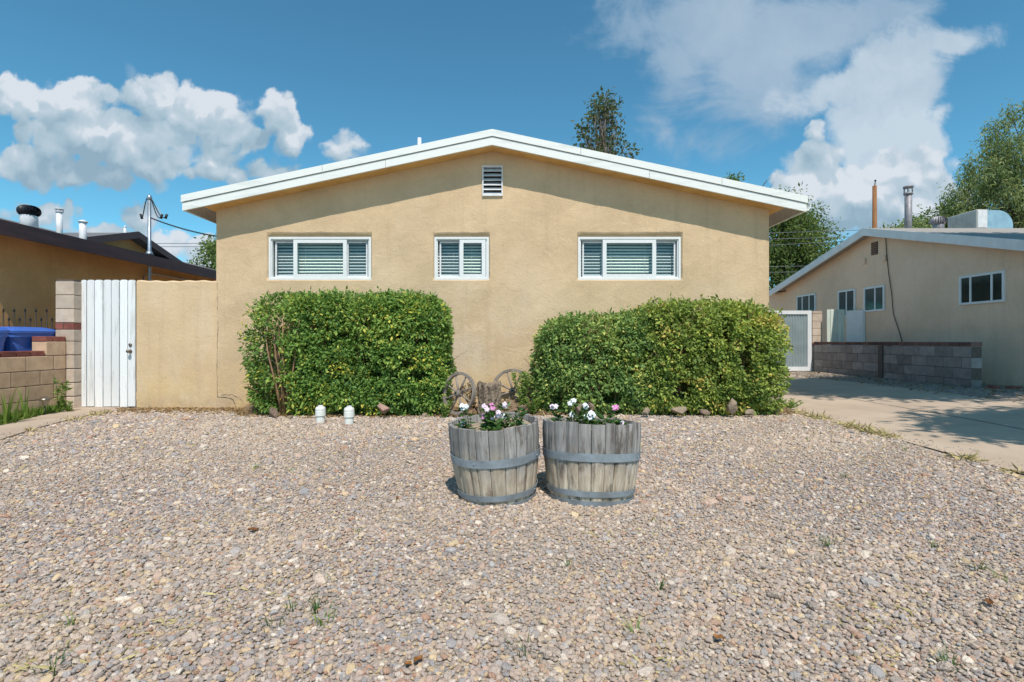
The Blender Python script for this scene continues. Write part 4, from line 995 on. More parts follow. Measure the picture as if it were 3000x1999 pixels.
# utility pole and wires
po = thing('utility_pole', (14.07, 20, 0), 'orange-brown wooden utility pole rising behind the beige house', 'pole')
q = MB(); q.tube([(14.07, 20, -.2), (14.07, 20, 7.0)], [.105, .075], 12); q.build('shaft', M['pole'], po)
q = MB(); q.tube([(14.07, 20, 6.95), (14.10, 20, 7.2)], .018, 6); q.lathe([(.035, 0), (.035, .05), (.01, .06)], 8, (14.10, 20, 7.18)); q.build('pin', M['iron'], po)
for i, (z, dz, dy) in enumerate(((7.62, .15, 0), (7.26, .1, .2), (6.85, .35, .4), (5.55, .0, 0), (5.2, .05, .3))):
    q = MB(); pts = [(x, 20+dy*.3, .98+(z-.98)*.625+dz*(x-9)/10+.16*((x+4)/17)**2-.08) for x in np.linspace(-24, 14.07, 30)]
    q.tube(pts, .011, 5)
    tag(q.build('power_line', M['cable_grey']), ['topmost thin power line seen between the tan and beige houses', 'second power line from the top between the houses', 'third power line from the top, rising to the right', 'fourth power line, well below the upper three', 'lowest power line between the houses'][i], 'cable', 'power lines behind the houses')

# ------------------------------------------------------------------ shrubs
def shrub(name, label, lobes, mat, n, size, yellow=None, stems=(), gaps=0.25, seed=1, group=None):
    """lobes: (cx,cy,cz,hx,hy,hz,p) superellipsoids"""
    r = RNG; root = thing(name, (lobes[0][0], lobes[0][1], .04), label, 'shrub', group)
    pts = []; outs = []; vol = [l[3]*l[4]*l[5] for l in lobes]; tv_ = sum(vol)
    for l, w in zip(lobes, vol):
        m = int(n*w/tv_*3.6); U = r.uniform(-1.08, 1.08, (m, 3)); p = l[6]
        rr = (np.abs(U)**p).sum(1)**(1/p)
        W = U*np.array(l[3:6])+np.array(l[:3])
        lump = nz3(W, 3.2+seed*.1)*.045+nz3(W, 8.5)*.04+nz3(W+3, 18)*.02
        keep = (rr < 1+lump) & (r.random(m) < np.clip((rr-.55)*2.6, .10, 1))
        hole = nz3(W+seed*7.7, 4.5)+.5*nz3(W, 11); hole = hole+.45*nz3(W+4, 7); keep &= ~((hole > 1.04-gaps) & (rr > .62))
        if seed == 1: keep &= ~((W[:, 0] < -3.0) & (r.random(m) < .5)) & ~((nz3(W, 6) > .1) & (W[:, 0] < -2.95) & (rr > .3))
        POCK = {1: ((-2.98, .28, .10, .20), (-2.93, 1.18, .16, .10), (-3.10, .78, .09, .22), (-2.80, .70, .06, .10), (-1.15, .98, .12, .06), (-1.75, .55, .10, .05), (-2.2, 1.05, .10, .05)),
                2: ((1.72, .78, .12, .09), (1.3, .25, .15, .08), (.6, .2, .1, .12)), 3: ((3.0, .75, .08, .18), (2.2, .35, .14, .10), (2.75, 1.1, .07, .14))}
        rag = 1+.6*nz3(W, 9)
        for hx_, hz_2, ra, rb2 in POCK[seed]: keep &= ~((((W[:, 0]-hx_)/ra)**2+((W[:, 2]-hz_2)/rb2)**2 < rag) & (W[:, 1] < 6.85))
        keep &= W[:, 2] > .02
        G_ = np.sign(U)*np.abs(U)**(p-1)/np.array(l[3:6]); G_ /= np.linalg.norm(G_, axis=1)[:, None]+1e-9
        pts.append(W[keep]); outs.append(G_[keep])
    P = np.concatenate(pts); O = np.concatenate(outs)
    if len(P) > n: s_ = r.permutation(len(P))[:n]; P = P[s_]; O = O[s_]
    t = np.clip(.42+.16*nz3(P, 2.0)+.16*nz3(P, 6)+r.normal(0, .20, len(P)), 0, .98)
    y = (nz3(P+9, 3.5)+r.normal(0, .7, len(P)) > (1.55 if yellow is None else yellow)); t[y] = 1
    # shoots standing out of the outline
    q = MB(); rs = random.Random(seed)
    for l in lobes:
        for k in range(int(16*l[3]/.7)):
            bx_ = l[0]+rs.uniform(-.75, .75)*l[3]; by_ = l[1]+rs.uniform(-.3, .3)*l[4]; tx = bx_+rs.uniform(-.3, .3)*l[3]; ty = l[1]+rs.uniform(-.85, .6)*l[4]; tz = l[2]+l[5]*rs.uniform(.3, .97)
            pts_ = [Vector((bx_, by_, .0)).lerp(Vector((tx, ty, tz)), s_)+Vector((rs.uniform(-.04, .04), rs.uniform(-.04, .04), 0)) for s_ in (0, .3, .6, .85, 1)]
            q.tube(pts_, [.012, .010, .008, .005, .002], 5)
            for _ in range(3):
                a0 = pts_[rs.choice((1, 2, 3))]; e0 = a0+Vector((rs.uniform(-.3, .3), rs.uniform(-.35, .1), rs.uniform(.1, .35))); q.tube([a0, a0.lerp(e0, .5)+Vector((0, 0, .03)), e0], [.005, .004, .0015], 4)
    for s_ in stems: q.tube([Vector(p) for p in s_[0]], s_[1], 6)
    q.build('stems', M['twig'], root)
    # sprigs along the top
    sp = []; so2 = []; qs = MB()
    for l in lobes:
        for k in range(int(60*l[3])):
            ux = rs.uniform(-.95, .95); a_ = (1-abs(ux)**l[6])**(1/l[6]); p0 = Vector((l[0]+ux*l[3], l[1]+rs.uniform(-.8, .3)*l[4], l[2]+l[5]*a_*.97))
            hh = rs.uniform(.03, .11); e = p0+Vector((rs.uniform(-.04, .04), rs.uniform(-.04, .02), hh))
            for j in range(7):
                sp.append(tuple(p0.lerp(e, j/6))); so2.append((rs.uniform(-1, 1), rs.uniform(-1, 1), .8))
    sp = np.array(sp); so2 = np.array(so2); so2 /= np.linalg.norm(so2, axis=1)[:, None]
    leaves('foliage', np.concatenate([P, sp]), mat, size, root, .52, np.concatenate([O, so2]), .5, .1, np.concatenate([t, np.clip(r.normal(.35, .2, len(sp)), 0, .9)]), .35)
    return root
dsz = .046
shrub('shrub', 'dark green clipped shrub under the left wide window', [(-2.2, 6.95, .80, 1.30, .40, .79, 5.0), (-2.75, 6.98, .75, .78, .36, .81, 3.6), (-1.35, 6.93, .77, .52, .37, .79, 4.2), (-3.05, 6.95, .40, .42, .36, .42, 3)],
      M['leaf_left'], 80000, dsz, 1.45, seed=1, gaps=.3, group='clipped shrubs along the house front',
      stems=[(((-3.0+.05*k, 6.72, .0), (-3.02+.06*k, 6.63, .35+.03*k), (-3.12+.09*k, 6.60, .8), (-3.18+.12*k, 6.62, 1.15+.05*k)), [.017, .013, .009, .004]) for k in range(3)]+[(((-2.9, 6.9, 0), (-2.95, 6.75, .5), (-3.05, 6.62, 1.0)), [.02, .015, .008]), (((-2.95, 6.8, 0), (-2.85, 6.68, .5), (-2.72, 6.60, 1.25)), [.018, .013, .006])])
shrub('shrub', 'grey-green rounded shrub right of the wagon wheels, lower than its neighbour', [(1.17, 7.0, .64, .80, .38, .66, 4.4), (.66, 7.02, .54, .38, .32, .56, 3.4), (1.72, 7.0, .68, .36, .38, .69, 4)],
      M['leaf_mid'], 38000, dsz, 1.5, seed=2, gaps=.22, group='clipped shrubs along the house front')
shrub('shrub', 'tall yellow-green shrub at the right house corner beside the driveway', [(2.50, 6.98, .74, .90, .42, .74, 4.4), (3.08, 6.98, .70, .52, .42, .71, 4.0), (2.05, 6.97, .74, .48, .38, .72, 3.4)],
      M['leaf_right'], 60000, dsz, 1.3, seed=3, gaps=.26, group='clipped shrubs along the house front')

# ------------------------------------------------------------------ trees
def tree(name, label, base, height, blobs_, mat, bark, ncl, perc, spread, size, aspect=.5, droop=0, trunk_r=.18, thin=0, seed=1, group=None, bare=0, cat='tree'):
    rs = random.Random(seed); root = thing(name, base, label, cat, group)
    q = MB(); b0 = Vector(base); top = b0+Vector((rs.uniform(-.2, .2), 0, height*.93))
    pts = [b0.lerp(top, t)+Vector((.15*math.sin(t*5+seed)*t, .12*math.cos(t*4+seed)*t, 0)) for t in np.linspace(0, 1, 9)]
    pts[0] = pts[0]-Vector((0, 0, .2))
    q.tube(pts, [trunk_r*(1-.92*t)+.008 for t in np.linspace(0, 1, 9)], 9)
    C = []
    for (cx, cy, cz, hx, hy, hz, w) in blobs_:
        for _ in range(int(ncl*w)):
            while True:
                u = Vector((rs.uniform(-1, 1), rs.uniform(-1, 1), rs.uniform(-1, 1)))
                if .25 < u.length < 1: break
            C.append(Vector((cx+u.x*hx, cy+u.y*hy, cz+u.z*hz)))
    for i, c_ in enumerate(C):
        t = min(.95, max(.15, (c_.z-b0.z)/height*.75)); k = t*8; s_ = pts[int(k)].lerp(pts[min(8, int(k)+1)], k-int(k))
        if i % 2 == 0 or bare:
            mid = s_.lerp(c_, .5)+Vector((rs.uniform(-.15, .15), rs.uniform(-.15, .15), .12*(c_-s_).length-droop*.2))
            r0 = trunk_r*.28*(1-t*.7); q.tube([s_, mid, c_], [r0, r0*.5, .006], 5)
    q.build('trunk', bark, root)
    m = perc*len(C); A = np.repeat(np.array([tuple(c_) for c_ in C]), perc, 0)
    P = A+RNG.normal(0, 1, (m, 3))*np.array([spread, spread, spread*(1+droop)])*.5
    if droop: P[:, 2] -= np.abs(RNG.normal(0, spread*droop, m))
    t = np.clip(.5+.22*nz3(P, .9)+RNG.normal(0, .18, m), 0, 1)
    o = P-A; o /= np.linalg.norm(o, axis=1)[:, None]+1e-9
    leaves('crown', P, mat, size, root, aspect, o, .4, droop*.9, t, .3)
    return root
def pt(px, py, Y): return at(px, py, Y)
# behind the main roof
p = pt(1760, 300, 20)
tree('slender_tree', 'sparse slender tree showing above the white roof edge', (p.x, 20, 0), 10.6, [(p.x+.15, 20, 10.0, .62, .5, .6, .65), (p.x-.05, 20, 9.1, .95, .8, .8, .9), (p.x+.15, 20, 8.0, 1.25, 1, .7, 1.1), (p.x+.3, 20, 7.0, 1.6, 1.2, .8, .8)],
     M['leaf_sparse'], M['bark_pale'], 60, 13, .28, .14, .6, trunk_r=.16, seed=4, bare=1)
p = pt(2290, 700, 22)
tree('leafy_tree', 'dense green tree between the tan house and the beige house', (11.4, 22, 0), 7.0, [(11.0, 22, 5.6, 1.7, 1.5, 1.5, 1), (12.6, 22, 5.0, 1.3, 1.3, 1.0, .7), (12.0, 22, 6.4, 1.3, 1, .7, .5), (11.6, 22, 3.6, 1.9, 1.5, 1.2, 1), (13.0, 22, 3.6, .9, 1, .9, .4), (12.7, 22, 2.2, 1.2, 1, .8, .4)],
     M['leaf_tree'], M['bark'], 80, 85, .36, .14, .4, droop=.25, trunk_r=.2, seed=5)
q = thing('bare_branch_tree', (10.3, 23, 0), 'bare twiggy treetop poking over the right roof end', 'tree')
tb = MB(); rs = random.Random(8); tb.tube([(10.3, 23, -.2), (10.3, 23, 4), (10.6, 23, 6.6)], [.16, .12, .05], 8)
for i in range(26):
    s_ = Vector((10.3+rs.uniform(0, .3), 23, rs.uniform(4.5, 6.6))); e = s_+Vector((rs.uniform(-1.6, 1.9), rs.uniform(-.6, .6), rs.uniform(.8, 2.0))); m_ = s_.lerp(e, .5)+Vector((rs.uniform(-.15, .15), 0, rs.uniform(-.1, .1)))
    tb.tube([s_, m_, e], [.03, .02, .007], 5)
    for _ in range(3):
        a = s_.lerp(e, rs.uniform(.5, .95)); tb.tube([a, a+Vector((rs.uniform(-.5, .5), 0, rs.uniform(.1, .5)))], [.012, .004], 4)
tb.build('trunk', M['bark'], q)
p = pt(2143, 520, 21)
tree('slender_tree', 'small leafy treetop just above the white roof edge left of the bare twigs', (p.x, 21, 0), 7.8, [(p.x, 21, 7.35, .32, .3, .28, .5), (p.x-.6, 21, 6.6, .9, .7, .5, 1)], M['leaf_tree'], M['bark'], 22, 70, .25, .12, .5, trunk_r=.12, seed=11)
tree('weeping_elm', 'large feathery elm with drooping foliage at the right edge', (23.9, 24, 0), 12.2, [(24.6, 24, 10.8, 1.9, 2.5, 1.8, .75), (22.8, 24, 9.6, 1.2, 2.0, 1.0, .45), (21.9, 24, 8.1, 1.2, 1.8, .9, .45), (24.6, 24, 8.2, 2.2, 2.2, 1.8, .8), (21.2, 24, 6.7, 1.0, 1.2, .7, .3), (23.8, 24, 5.9, 2.2, 2.0, 1.2, .5)],
     M['leaf_elm'], M['bark'], 70, 120, .34, .17, .26, droop=.8, trunk_r=.32, seed=6)
tree('roadside_bush', 'pale olive treetop behind the chimney flue', (17.8, 24, 0), 6.9, [(17.7, 24, 5.6, .9, 1, .65, .6), (18.6, 24, 5.8, .8, 1, .7, .6)], M['leaf_elm'], M['bark'], 40, 60, .35, .14, .5, trunk_r=.12, seed=7)
tree('roadside_bush', 'dark treetop between the chimney flue and the rooftop cooler', (20.6, 25, 0), 7.2, [(20.3, 25, 6.2, .9, 1, .9, .7), (21.4, 25, 6.7, .8, 1, 1.0, .7)], M['leaf_tree'], M['bark'], 46, 90, .36, .16, .4, droop=.3, trunk_r=.14, seed=9)
p = pt(655, 740, 20)
tree('leafy_tree', 'small dark tree peeking out behind the left corner of the tan house', (p.x, 20, 0), 4.9, [(p.x, 20, 4.0, 1.0, 1, .95, 1)], M['leaf_tree'], M['bark'], 40, 90, .3, .12, .5, trunk_r=.12, seed=10)
# street trees right of the frame whose shade falls on the driveway
tree('street_tree', 'leafy tree right of the view, shading the driveway', (9.6, .2, 0), 8.2, [(7.0, 1.7, 6.4, 1.4, .8, .5, .8), (8.6, 1.0, 6.8, 1.5, 1.0, .7, .8), (9.8, 1.6, 7.2, 1.5, 1.2, .9, .6)], M['leaf_elm'], M['bark'], 70, 170, .5, .2, .4, droop=.3, trunk_r=.22, seed=21)
tree('street_tree', 'second leafy tree right of the view, shading the grey block wall', (12.2, 5.4, 0), 10.0, [(8.3, 4.9, 8.4, 1.9, 1.9, .7, 1.3), (10.6, 5.6, 8.8, 2.0, 2.0, 1.0, 1.0)], M['leaf_elm'], M['bark'], 100, 170, .55, .2, .4, droop=.3, trunk_r=.24, seed=22)

# ------------------------------------------------------------------ barrels and flowers
def barrel(loc, rt, rb_, h, tiltx, tilty, rz, label, seed):
    t = thing('barrel_planter', loc, label, 'planter', 'half barrel planters'); t.rotation_euler = (tiltx, tilty, rz)
    rs = random.Random(seed); q = MB(); a = 0; z0, z1 = -.06, h
    widths = []
    while sum(widths) < 6.2: widths.append(rs.uniform(.17, .36))
    s_ = 6.28318/sum(widths); widths = [w*s_ for w in widths]
    def rad(z): u = (z-z0)/(z1-z0); return rb_+(rt-rb_)*(u**.8)+.012*math.sin(u*math.pi)
    for w in widths:
        k = 4; top = z1+rs.uniform(-.008, .006); dr_ = rs.uniform(-.003, .003); g_ = .013
        vs = []
        zs_ = np.linspace(z0, top, 8)
        for z in zs_:
            for rr in (0, -.026):
                for i in range(k+1):
                    ang = a+g_/2+(w-g_)*i/k; e = -.005 if i in (0, k) and rr == 0 else 0
                    r_ = rad(z)+rr+dr_+e-(.004 if z > top-.001 else 0)*(rr == 0); vs.append((r_*math.cos(ang), r_*math.sin(ang), z))
        n = 2*(k+1); fs = []
        for j in range(7):
            for i in range(k): fs.append((j*n+i, j*n+i+1, (j+1)*n+i+1, (j+1)*n+i)); fs.append((j*n+k+1+i, (j+1)*n+k+1+i, (j+1)*n+k+2+i, j*n+k+2+i))
            fs.append((j*n, (j+1)*n, (j+1)*n+k+1, j*n+k+1)); fs.append((j*n+k, j*n+2*k+1, (j+1)*n+2*k+1, (j+1)*n+k))
        fs += [(7*n+i, 7*n+i+1, 7*n+k+2+i, 7*n+k+1+i) for i in range(k)]
        q.add(vs, fs, rs.random(), False); a += w
    local(q, 'staves', M['barrel'], t)
    q = MB(); q.lathe([(rad(.1)-.027, -.05), (rad(h-.06)-.026, h-.07)], 32); local(q, 'lining', M['stump'], t)
    for zc, hh in ((.262, .050), (.060, .036), (.002, .046)):
        zc *= h/.45; q = MB(); m = 64; vs = []
        for z, o_ in ((zc-hh/2, 0), (zc-hh/2, .004), (zc+hh/2, .004), (zc+hh/2, 0)):
            for i in range(m):
                aa = 2*math.pi*i/m; r_ = rad(z)+.0035+o_+.0012*math.sin(aa*5+zc*9); vs.append((r_*math.cos(aa), r_*math.sin(aa), z+.002*math.sin(aa*2+seed)))
        q.add(vs, [(j*m+i, j*m+(i+1) % m, ((j+1) % 4)*m+(i+1) % m, ((j+1) % 4)*m+i) for j in range(4) for i in range(m)], .5, False)
        for aa in (-.75, -.72, -2.3):
            mt = Matrix.Rotation(aa, 4, 'Z') @ Matrix.Translation((rad(zc)+.0075, 0, zc)) @ Matrix.Rotation(R(90), 4, 'Y'); q.lathe([(.006, 0), (.005, .003), (.001, .004)], 8, M_=mt)
        local(q, 'hoop', M['hoop'], t)
    q = MB(); n = 28; vs = []; sz = h-.045
    for j in range(7):
        for i in range(n):
            aa = 2*math.pi*i/n; r_ = (rt-.03)*j/6; vs.append((r_*math.cos(aa), r_*math.sin(aa), sz+.012*math.sin(aa*3+j)+.01*rs.uniform(-1, 1)))
    q.add(vs, [(j*n+i, j*n+(i+1) % n, (j+1)*n+(i+1) % n, (j+1)*n+i) for j in range(6) for i in range(n)], .5, True)
    local(q, 'soil', M['potting'], t)
    return t
barrel((-.095, 3.43, -.045), .300, .232, .498, R(1.5), R(-3.6), .3, 'left half-barrel planter, smaller, tilted to the left, with darker stained staves', 3)
barrel((.520, 3.42, -.05), .328, .252, .500, R(2.0), R(4.6), 1.7, 'right half-barrel planter, wider, tilted to the right, with pale dry soil', 8)

def flower_plant(px, py_top, Y, zb, label, heads, col, nleaf=26, spread=.05, seed=0, foliage_only=False):
    rs = random.Random(seed); tp = at(px+(1500+(-42 if px < 1550 else 229)-px)*.12, py_top, Y); root = thing('periwinkle_plant', (tp.x, Y, zb), label, 'flower', 'bedding plants in the barrels')
    b0 = Vector((tp.x, Y, zb)); q = MB(); ends = []
    nst = max(2, len(heads)); 
    for k in range(nst):
        h = heads[k] if k < len(heads) else (px+rs.uniform(-12, 12), py_top+rs.uniform(10, 30))
        e = at(h[0], h[1], Y+rs.uniform(-.02, .02)); m_ = b0.lerp(e, .5)+Vector((rs.uniform(-.01, .01), 0, .01)); q.tube([b0, m_, e], [.004, .003, .002], 5); ends.append(e)
    q.build('stems', M['green_stem'], root)
    P = []; O = []
    for k in range(nst):
        for j in range(nleaf):
            u = rs.uniform(.02, .93); c_ = b0.lerp(ends[k], u); a = rs.uniform(0, 6.28); d = Vector((math.cos(a), math.sin(a), rs.uniform(-.1, .6)))
            P.append(tuple(c_+d*.006)); O.append(tuple(d.normalized()))
        for j in range(5): a = rs.uniform(0, 6.28); P.append(tuple(ends[k])); O.append((math.cos(a)*.8, math.sin(a)*.8, .5))
    P = np.array(P); O = np.array(O); leaves('foliage', P, M['leaf_vinca'], spread, root, .40, O, .85, 0, None, .3)
    for k, h in enumerate(heads):
        if foliage_only: break
        q = MB(); c_ = ends[k]+Vector((0, -.012, .012)); nfl = h[2] if len(h) > 2 else 2
        for f in range(nfl):
            cc = c_+Vector((rs.uniform(-1, 1)*.017, rs.uniform(-.01, .01), rs.uniform(-1, 1)*.012))*(nfl > 1)
            ax = Vector((rs.uniform(-.6, .6), -1, rs.uniform(.2, 1.0))).normalized(); u = ax.orthogonal().normalized(); v = ax.cross(u); r_ = .018
            for p_ in range(5):
                a = p_*1.2566+rs.uniform(-.1, .1); dr2 = u*math.cos(a)+v*math.sin(a); w_ = ax.cross(dr2)
                L_ = [cc, cc+dr2*r_*.5+w_*r_*.38+ax*.003, cc+dr2*r_*.95+w_*r_*.36-ax*.002, cc+dr2*r_*1.05-ax*.003, cc+dr2*r_*.95-w_*r_*.36-ax*.002, cc+dr2*r_*.5-w_*r_*.38+ax*.003]
                q.add([tuple(p) for p in L_], [(0, 1, 2, 3, 4, 5)], rs.random())
        q.build('flower_head', M[h[3] if len(h) > 3 else col], root)
ZB = .39
flower_plant(1365, 1195, 3.33, ZB, 'white-flowered plant at the left rim of the left barrel', [(1360, 1197, 3), (1354, 1246, 1)], 'petal_white', 34, .045, 1)
flower_plant(1437, 1195, 3.32, ZB, 'bright pink flowered plant in the middle of the left barrel', [(1436, 1196, 3), (1423, 1200, 2, 'petal_pale'), (1418, 1226, 1), (1453, 1217, 2, 'petal_pale'), (1442, 1228, 1, 'petal_pale')], 'petal_pink', 26, .045, 2)
flower_plant(1478, 1190, 3.40, ZB, 'pale pink and white flowered plant right of the bright pink one', [(1477, 1192, 2), (1477, 1225, 1, 'petal_white')], 'petal_pale', 30, .045, 3)
flower_plant(1521, 1200, 3.38, ZB, 'leafy upright plant with one low white bloom near the right rim of the left barrel', [(1521, 1203), (1509, 1237, 1, 'petal_white')], 'petal_white', 34, .045, 4, foliage_only=True)
flower_plant(1628, 1195, 3.32, ZB, 'pale mauve flowered stem at the left rim of the right barrel', [(1625, 1196, 3)], 'petal_pale', 30, .048, 5)
flower_plant(1676, 1185, 3.38, ZB, 'tallest white-flowered plant in the right barrel', [(1675, 1183, 3), (1674, 1219, 1)], 'petal_white', 28, .045, 6)
flower_plant(1708, 1195, 3.36, ZB, 'white-flowered plant in the centre of the right barrel', [(1709, 1197, 3)], 'petal_white', 26, .045, 7)
flower_plant(1734, 1218, 3.28, ZB, 'low bushy plant with a wide white flower cluster in the right barrel', [(1734, 1218, 4), (1722, 1225, 2)], 'petal_white', 46, .045, 8)
flower_plant(1772, 1228, 3.30, ZB, 'low leafy plant without flowers in the right barrel', [(1772, 1230), (1762, 1240), (1782, 1240)], 'petal_white', 26, .045, 9, foliage_only=True)
flower_plant(1803, 1203, 3.30, ZB, 'bright pink flowered plant at the right of the right barrel', [(1803, 1203, 3), (1822, 1244, 1, 'petal_pale')], 'petal_pink', 32, .045, 10)

# ------------------------------------------------------------------ wagon wheels, stump, rocks, pipes
def wheel(c, r_, yaw, lean, label, nsp=8, roll=0, bury=0):
    t = thing('wagon_wheel', c, label, 'wagon wheel', 'old wagon wheels by the house wall'); t.rotation_euler = (lean, 0, yaw)
    rs = random.Random(int(r_*1000)); q = MB(); n = 48; vs = []
    for i in range(n):
        a = 2*math.pi*i/n; wv = 1+.012*math.sin(a*3+1)
        for dr, dy in ((0, -.020), (0, .020), (-.036, .018), (-.036, -.018)): vs.append(((r_*wv+dr)*math.cos(a), dy, (r_*wv+dr)*math.sin(a)))
    q.add(vs, [(i*4+k, ((i+1) % n)*4+k, ((i+1) % n)*4+(k+1) % 4, i*4+(k+1) % 4) for i in range(n) for k in range(4)], .3, False); local(q, 'rim', M['old_wood'], t)
    q = MB(); q.lathe([(.022, -.055), (.038, -.05), (.046, -.02), (.046, .03), (.036, .05), (.02, .055)], 16, M_=Matrix.Rotation(R(90), 4, 'X')); hub = local(q, 'hub', M['old_wood'], t)
    q = MB(); q.lathe([(.014, .056), (.012, .062)], 10, M_=Matrix.Rotation(R(90), 4, 'X')); o = local(q, 'axle_hole', M['iron'], hub)
    for k in range(nsp):
        a = 2*math.pi*k/nsp+roll; q = MB(); d = Vector((math.cos(a), 0, math.sin(a))); q.tube([d*.035, d*.12, d*(r_-.03)], [.013, .014, .010], 8); local(q, 'spoke', M['old_wood'], t)
    return t
c_ = at(1344, 1153, 6.52)
wheel(c_, .272, R(-38), R(-10), 'old grey wagon wheel left of the weathered stump', 8, R(90+22))
c_ = at(1503, 1146, 7.12)
wheel(c_, .305, R(-12), R(-8), 'half hidden wagon wheel right of the stump, leaning on the tan wall', 8, R(20))
# stump
st = thing('tree_stump', (at(1433, 1200, 6.72).x, 6.74, .03), 'weathered grooved wooden stump between the two wagon wheels', 'stump')
q = MB(); n = 72; m = 26; vs = []; rs = random.Random(3)
for j in range(m+1):
    u = j/m; z = u*.41
    for i in range(n):
        a = 2*math.pi*i/n; P = np.array([[math.cos(a), math.sin(a), z*1.2]])
        r_ = .135*(1+.10*math.cos(2*a))+.008*nz3(P, 3)[0]+.007*math.sin(a*11+3*math.sin(z*16))+.006*nz3(P*np.array([[1, 1, 4]]), 6)[0]
        r_ *= (1.0 if u < .94 else 1-(u-.94)*1.2)
        zz = z+(.018*math.sin(a*2+1)+.007*math.sin(a*9))*u*u
        vs.append((r_*math.cos(a), r_*math.sin(a)*.85, zz))
fs = [(j*n+i, j*n+(i+1) % n, (j+1)*n+(i+1) % n, (j+1)*n+i) for j in range(m) for i in range(n)]
vs.append((0, 0, .36)); fs += [(m*n+i, m*n+(i+1) % n, len(vs)-1) for i in range(n)]
q.add(vs, fs, .5, False); local(q, 'stump_wood', M['stump'], st)
# rocks
def rock(px, py, Y, w, d, h, mat, label, seed):
    import bmesh; w, d, h = w*.68, d*.68, h*.68
    rs = random.Random(seed); bm = bmesh.new(); bmesh.ops.create_icosphere(bm, subdivisions=4, radius=1)
    pl = [(Vector((rs.gauss(0, 1), rs.gauss(0, 1), rs.gauss(0, 1))).normalized(), rs.uniform(.42, .78)) for _ in range(14)]
    P = np.array([tuple(v.co) for v in bm.verts]); dn = nz3(P+seed, 1.6)*.14+nz3(P+seed*2, 5)*.06
    for v, k in zip(bm.verts, dn):
        p = v.co*(1+k)
        for nn, dd in pl:
            e = p.dot(nn)-dd
            if e > 0: p = p-nn*e*.95
        v.co = Vector((p.x*w/1.7, p.y*d/1.7, p.z*h/1.3))
    me_ = bpy.data.meshes.new('rock'); bm.to_mesh(me_); bm.free(); me_.materials.append(mat)
    o = bpy.data.objects.new('rock', me_); COL.objects.link(o); p0 = at(px, py, Y); o.location = (p0.x, Y, p0.z-.012); o.rotation_euler = (0, 0, rs.uniform(0, 6))
    tag(o, label, 'rock', 'edging rocks along the planting bed')
RK = [(800, 1210, 6.5, .30, .22, .20, 'rock_brown', 'rough brown rock at the left foot of the dark green shrub'), (1125, 1196, 6.45, .23, .2, .19, 'rock_pink', 'pink lava rock in front of the dark green shrub'),
      (1695, 1192, 6.52, .16, .15, .17, 'rock_brown', 'left of two brown rocks seen above the right barrel flowers'), (1730, 1190, 6.52, .18, .15, .19, 'rock_brown', 'right of two brown rocks seen above the right barrel flowers'),
      (1893, 1204, 6.52, .19, .15, .11, 'rock_tan', 'low tan rock under the middle shrub'), (1990, 1200, 6.52, .32, .18, .14, 'rock_tan', 'long tan rock in front of the yellow-green shrub'),
      (2062, 1204, 6.52, .22, .15, .10, 'rock_brown', 'flat greyish rock between the long tan rock and the tall rock'), (2140, 1192, 6.52, .25, .18, .25, 'rock_tan', 'tallest tan rock of the bed edging'),
      (2195, 1206, 6.52, .26, .16, .10, 'rock_tan', 'low rock just right of the tallest edging rock'), (1530, 1195, 6.85, .16, .14, .10, 'rock_brown', 'small brown rock on the mound below the half hidden wheel'),
      (1245, 1215, 6.6, .14, .1, .07, 'rock_tan', 'small tan stone at the foot of the dark green shrub near the wheel'), (2240, 1208, 6.78, .16, .12, .07, 'rock_brown', 'last small brown stone of the edging, by the driveway'),
      (1500, 1205, 6.52, .3, .14, .08, 'rock_brown', 'flat brown rock in front of the mound'), (850, 1222, 6.42, .14, .1, .07, 'rock_tan', 'small tan stone right of the rough brown rock')]
for i, r_ in enumerate(RK): rock(r_[0], r_[1], r_[2], r_[3], r_[4], r_[5], M[r_[6]], r_[7], i+3)
# clean-out pipes
for px, py, lab in ((939, 1241, 'left white capped drain pipe standing in the gravel'), (1023, 1246, 'right white capped drain pipe standing in the gravel')):
    p = gp(px, py); t = thing('drain_pipe', (p.x, p.y, dip(p.y)), lab, 'pipe', 'white drain pipes by the shrub'); s_ = 1.0 if px < 1000 else 1.04
    q = MB(); q.lathe([(.050, -.03), (.050, .085*s_), (.046, .087*s_)], 24, smooth=False); local(q, 'pipe', M['pvc'], t)
    q = MB(); q.lathe([(.054, .088*s_), (.060, .092*s_), (.060, .150*s_), (.056, .156*s_), (.056, .160*s_), (.0595, .162*s_), (.058, .180*s_), (.050, .195*s_), (.030, .199*s_)], 24, smooth=False); local(q, 'coupling', M['pvc'], t)
    q = MB(); q.lathe([(.030, .198*s_), (.030, .214*s_), (.026, .216*s_)], 4, smooth=False); local(q, 'plug', M['pvc'], t)

# ------------------------------------------------------------------ small plants
def blades(name, c, n, h, spread, mat, label, cat, seed, width=.012, group=None, lean=.5):
    rs = random.Random(seed); q = MB()
    for i in range(n):
        a = rs.uniform(0, 6.28); r_ = rs.uniform(0, spread*.3); b0 = Vector((c[0]+r_*math.cos(a), c[1]+r_*math.sin(a), c[2]-.005)); d = Vector((math.cos(a), math.sin(a), 0)); w = Vector((-d.y, d.x, 0))*width*rs.uniform(.6, 1.1); hh = h*rs.uniform(.55, 1.1); ln = rs.uniform(.2, 1)*lean*hh
        vs = []
        for k, u in enumerate((0, .35, .7, 1)):
            c0 = b0+d*(ln*u*u)+Vector((0, 0, hh*(u-.25*u*u*lean))); ww = w*(1-.9*u)
            vs += [c0-ww/2, c0+ww/2]
        q.add(vs, [(0, 1, 3, 2), (2, 3, 5, 4), (4, 5, 7, 6)], rs.random(), True)
    return tag(q.build(name, mat), label, cat, group)
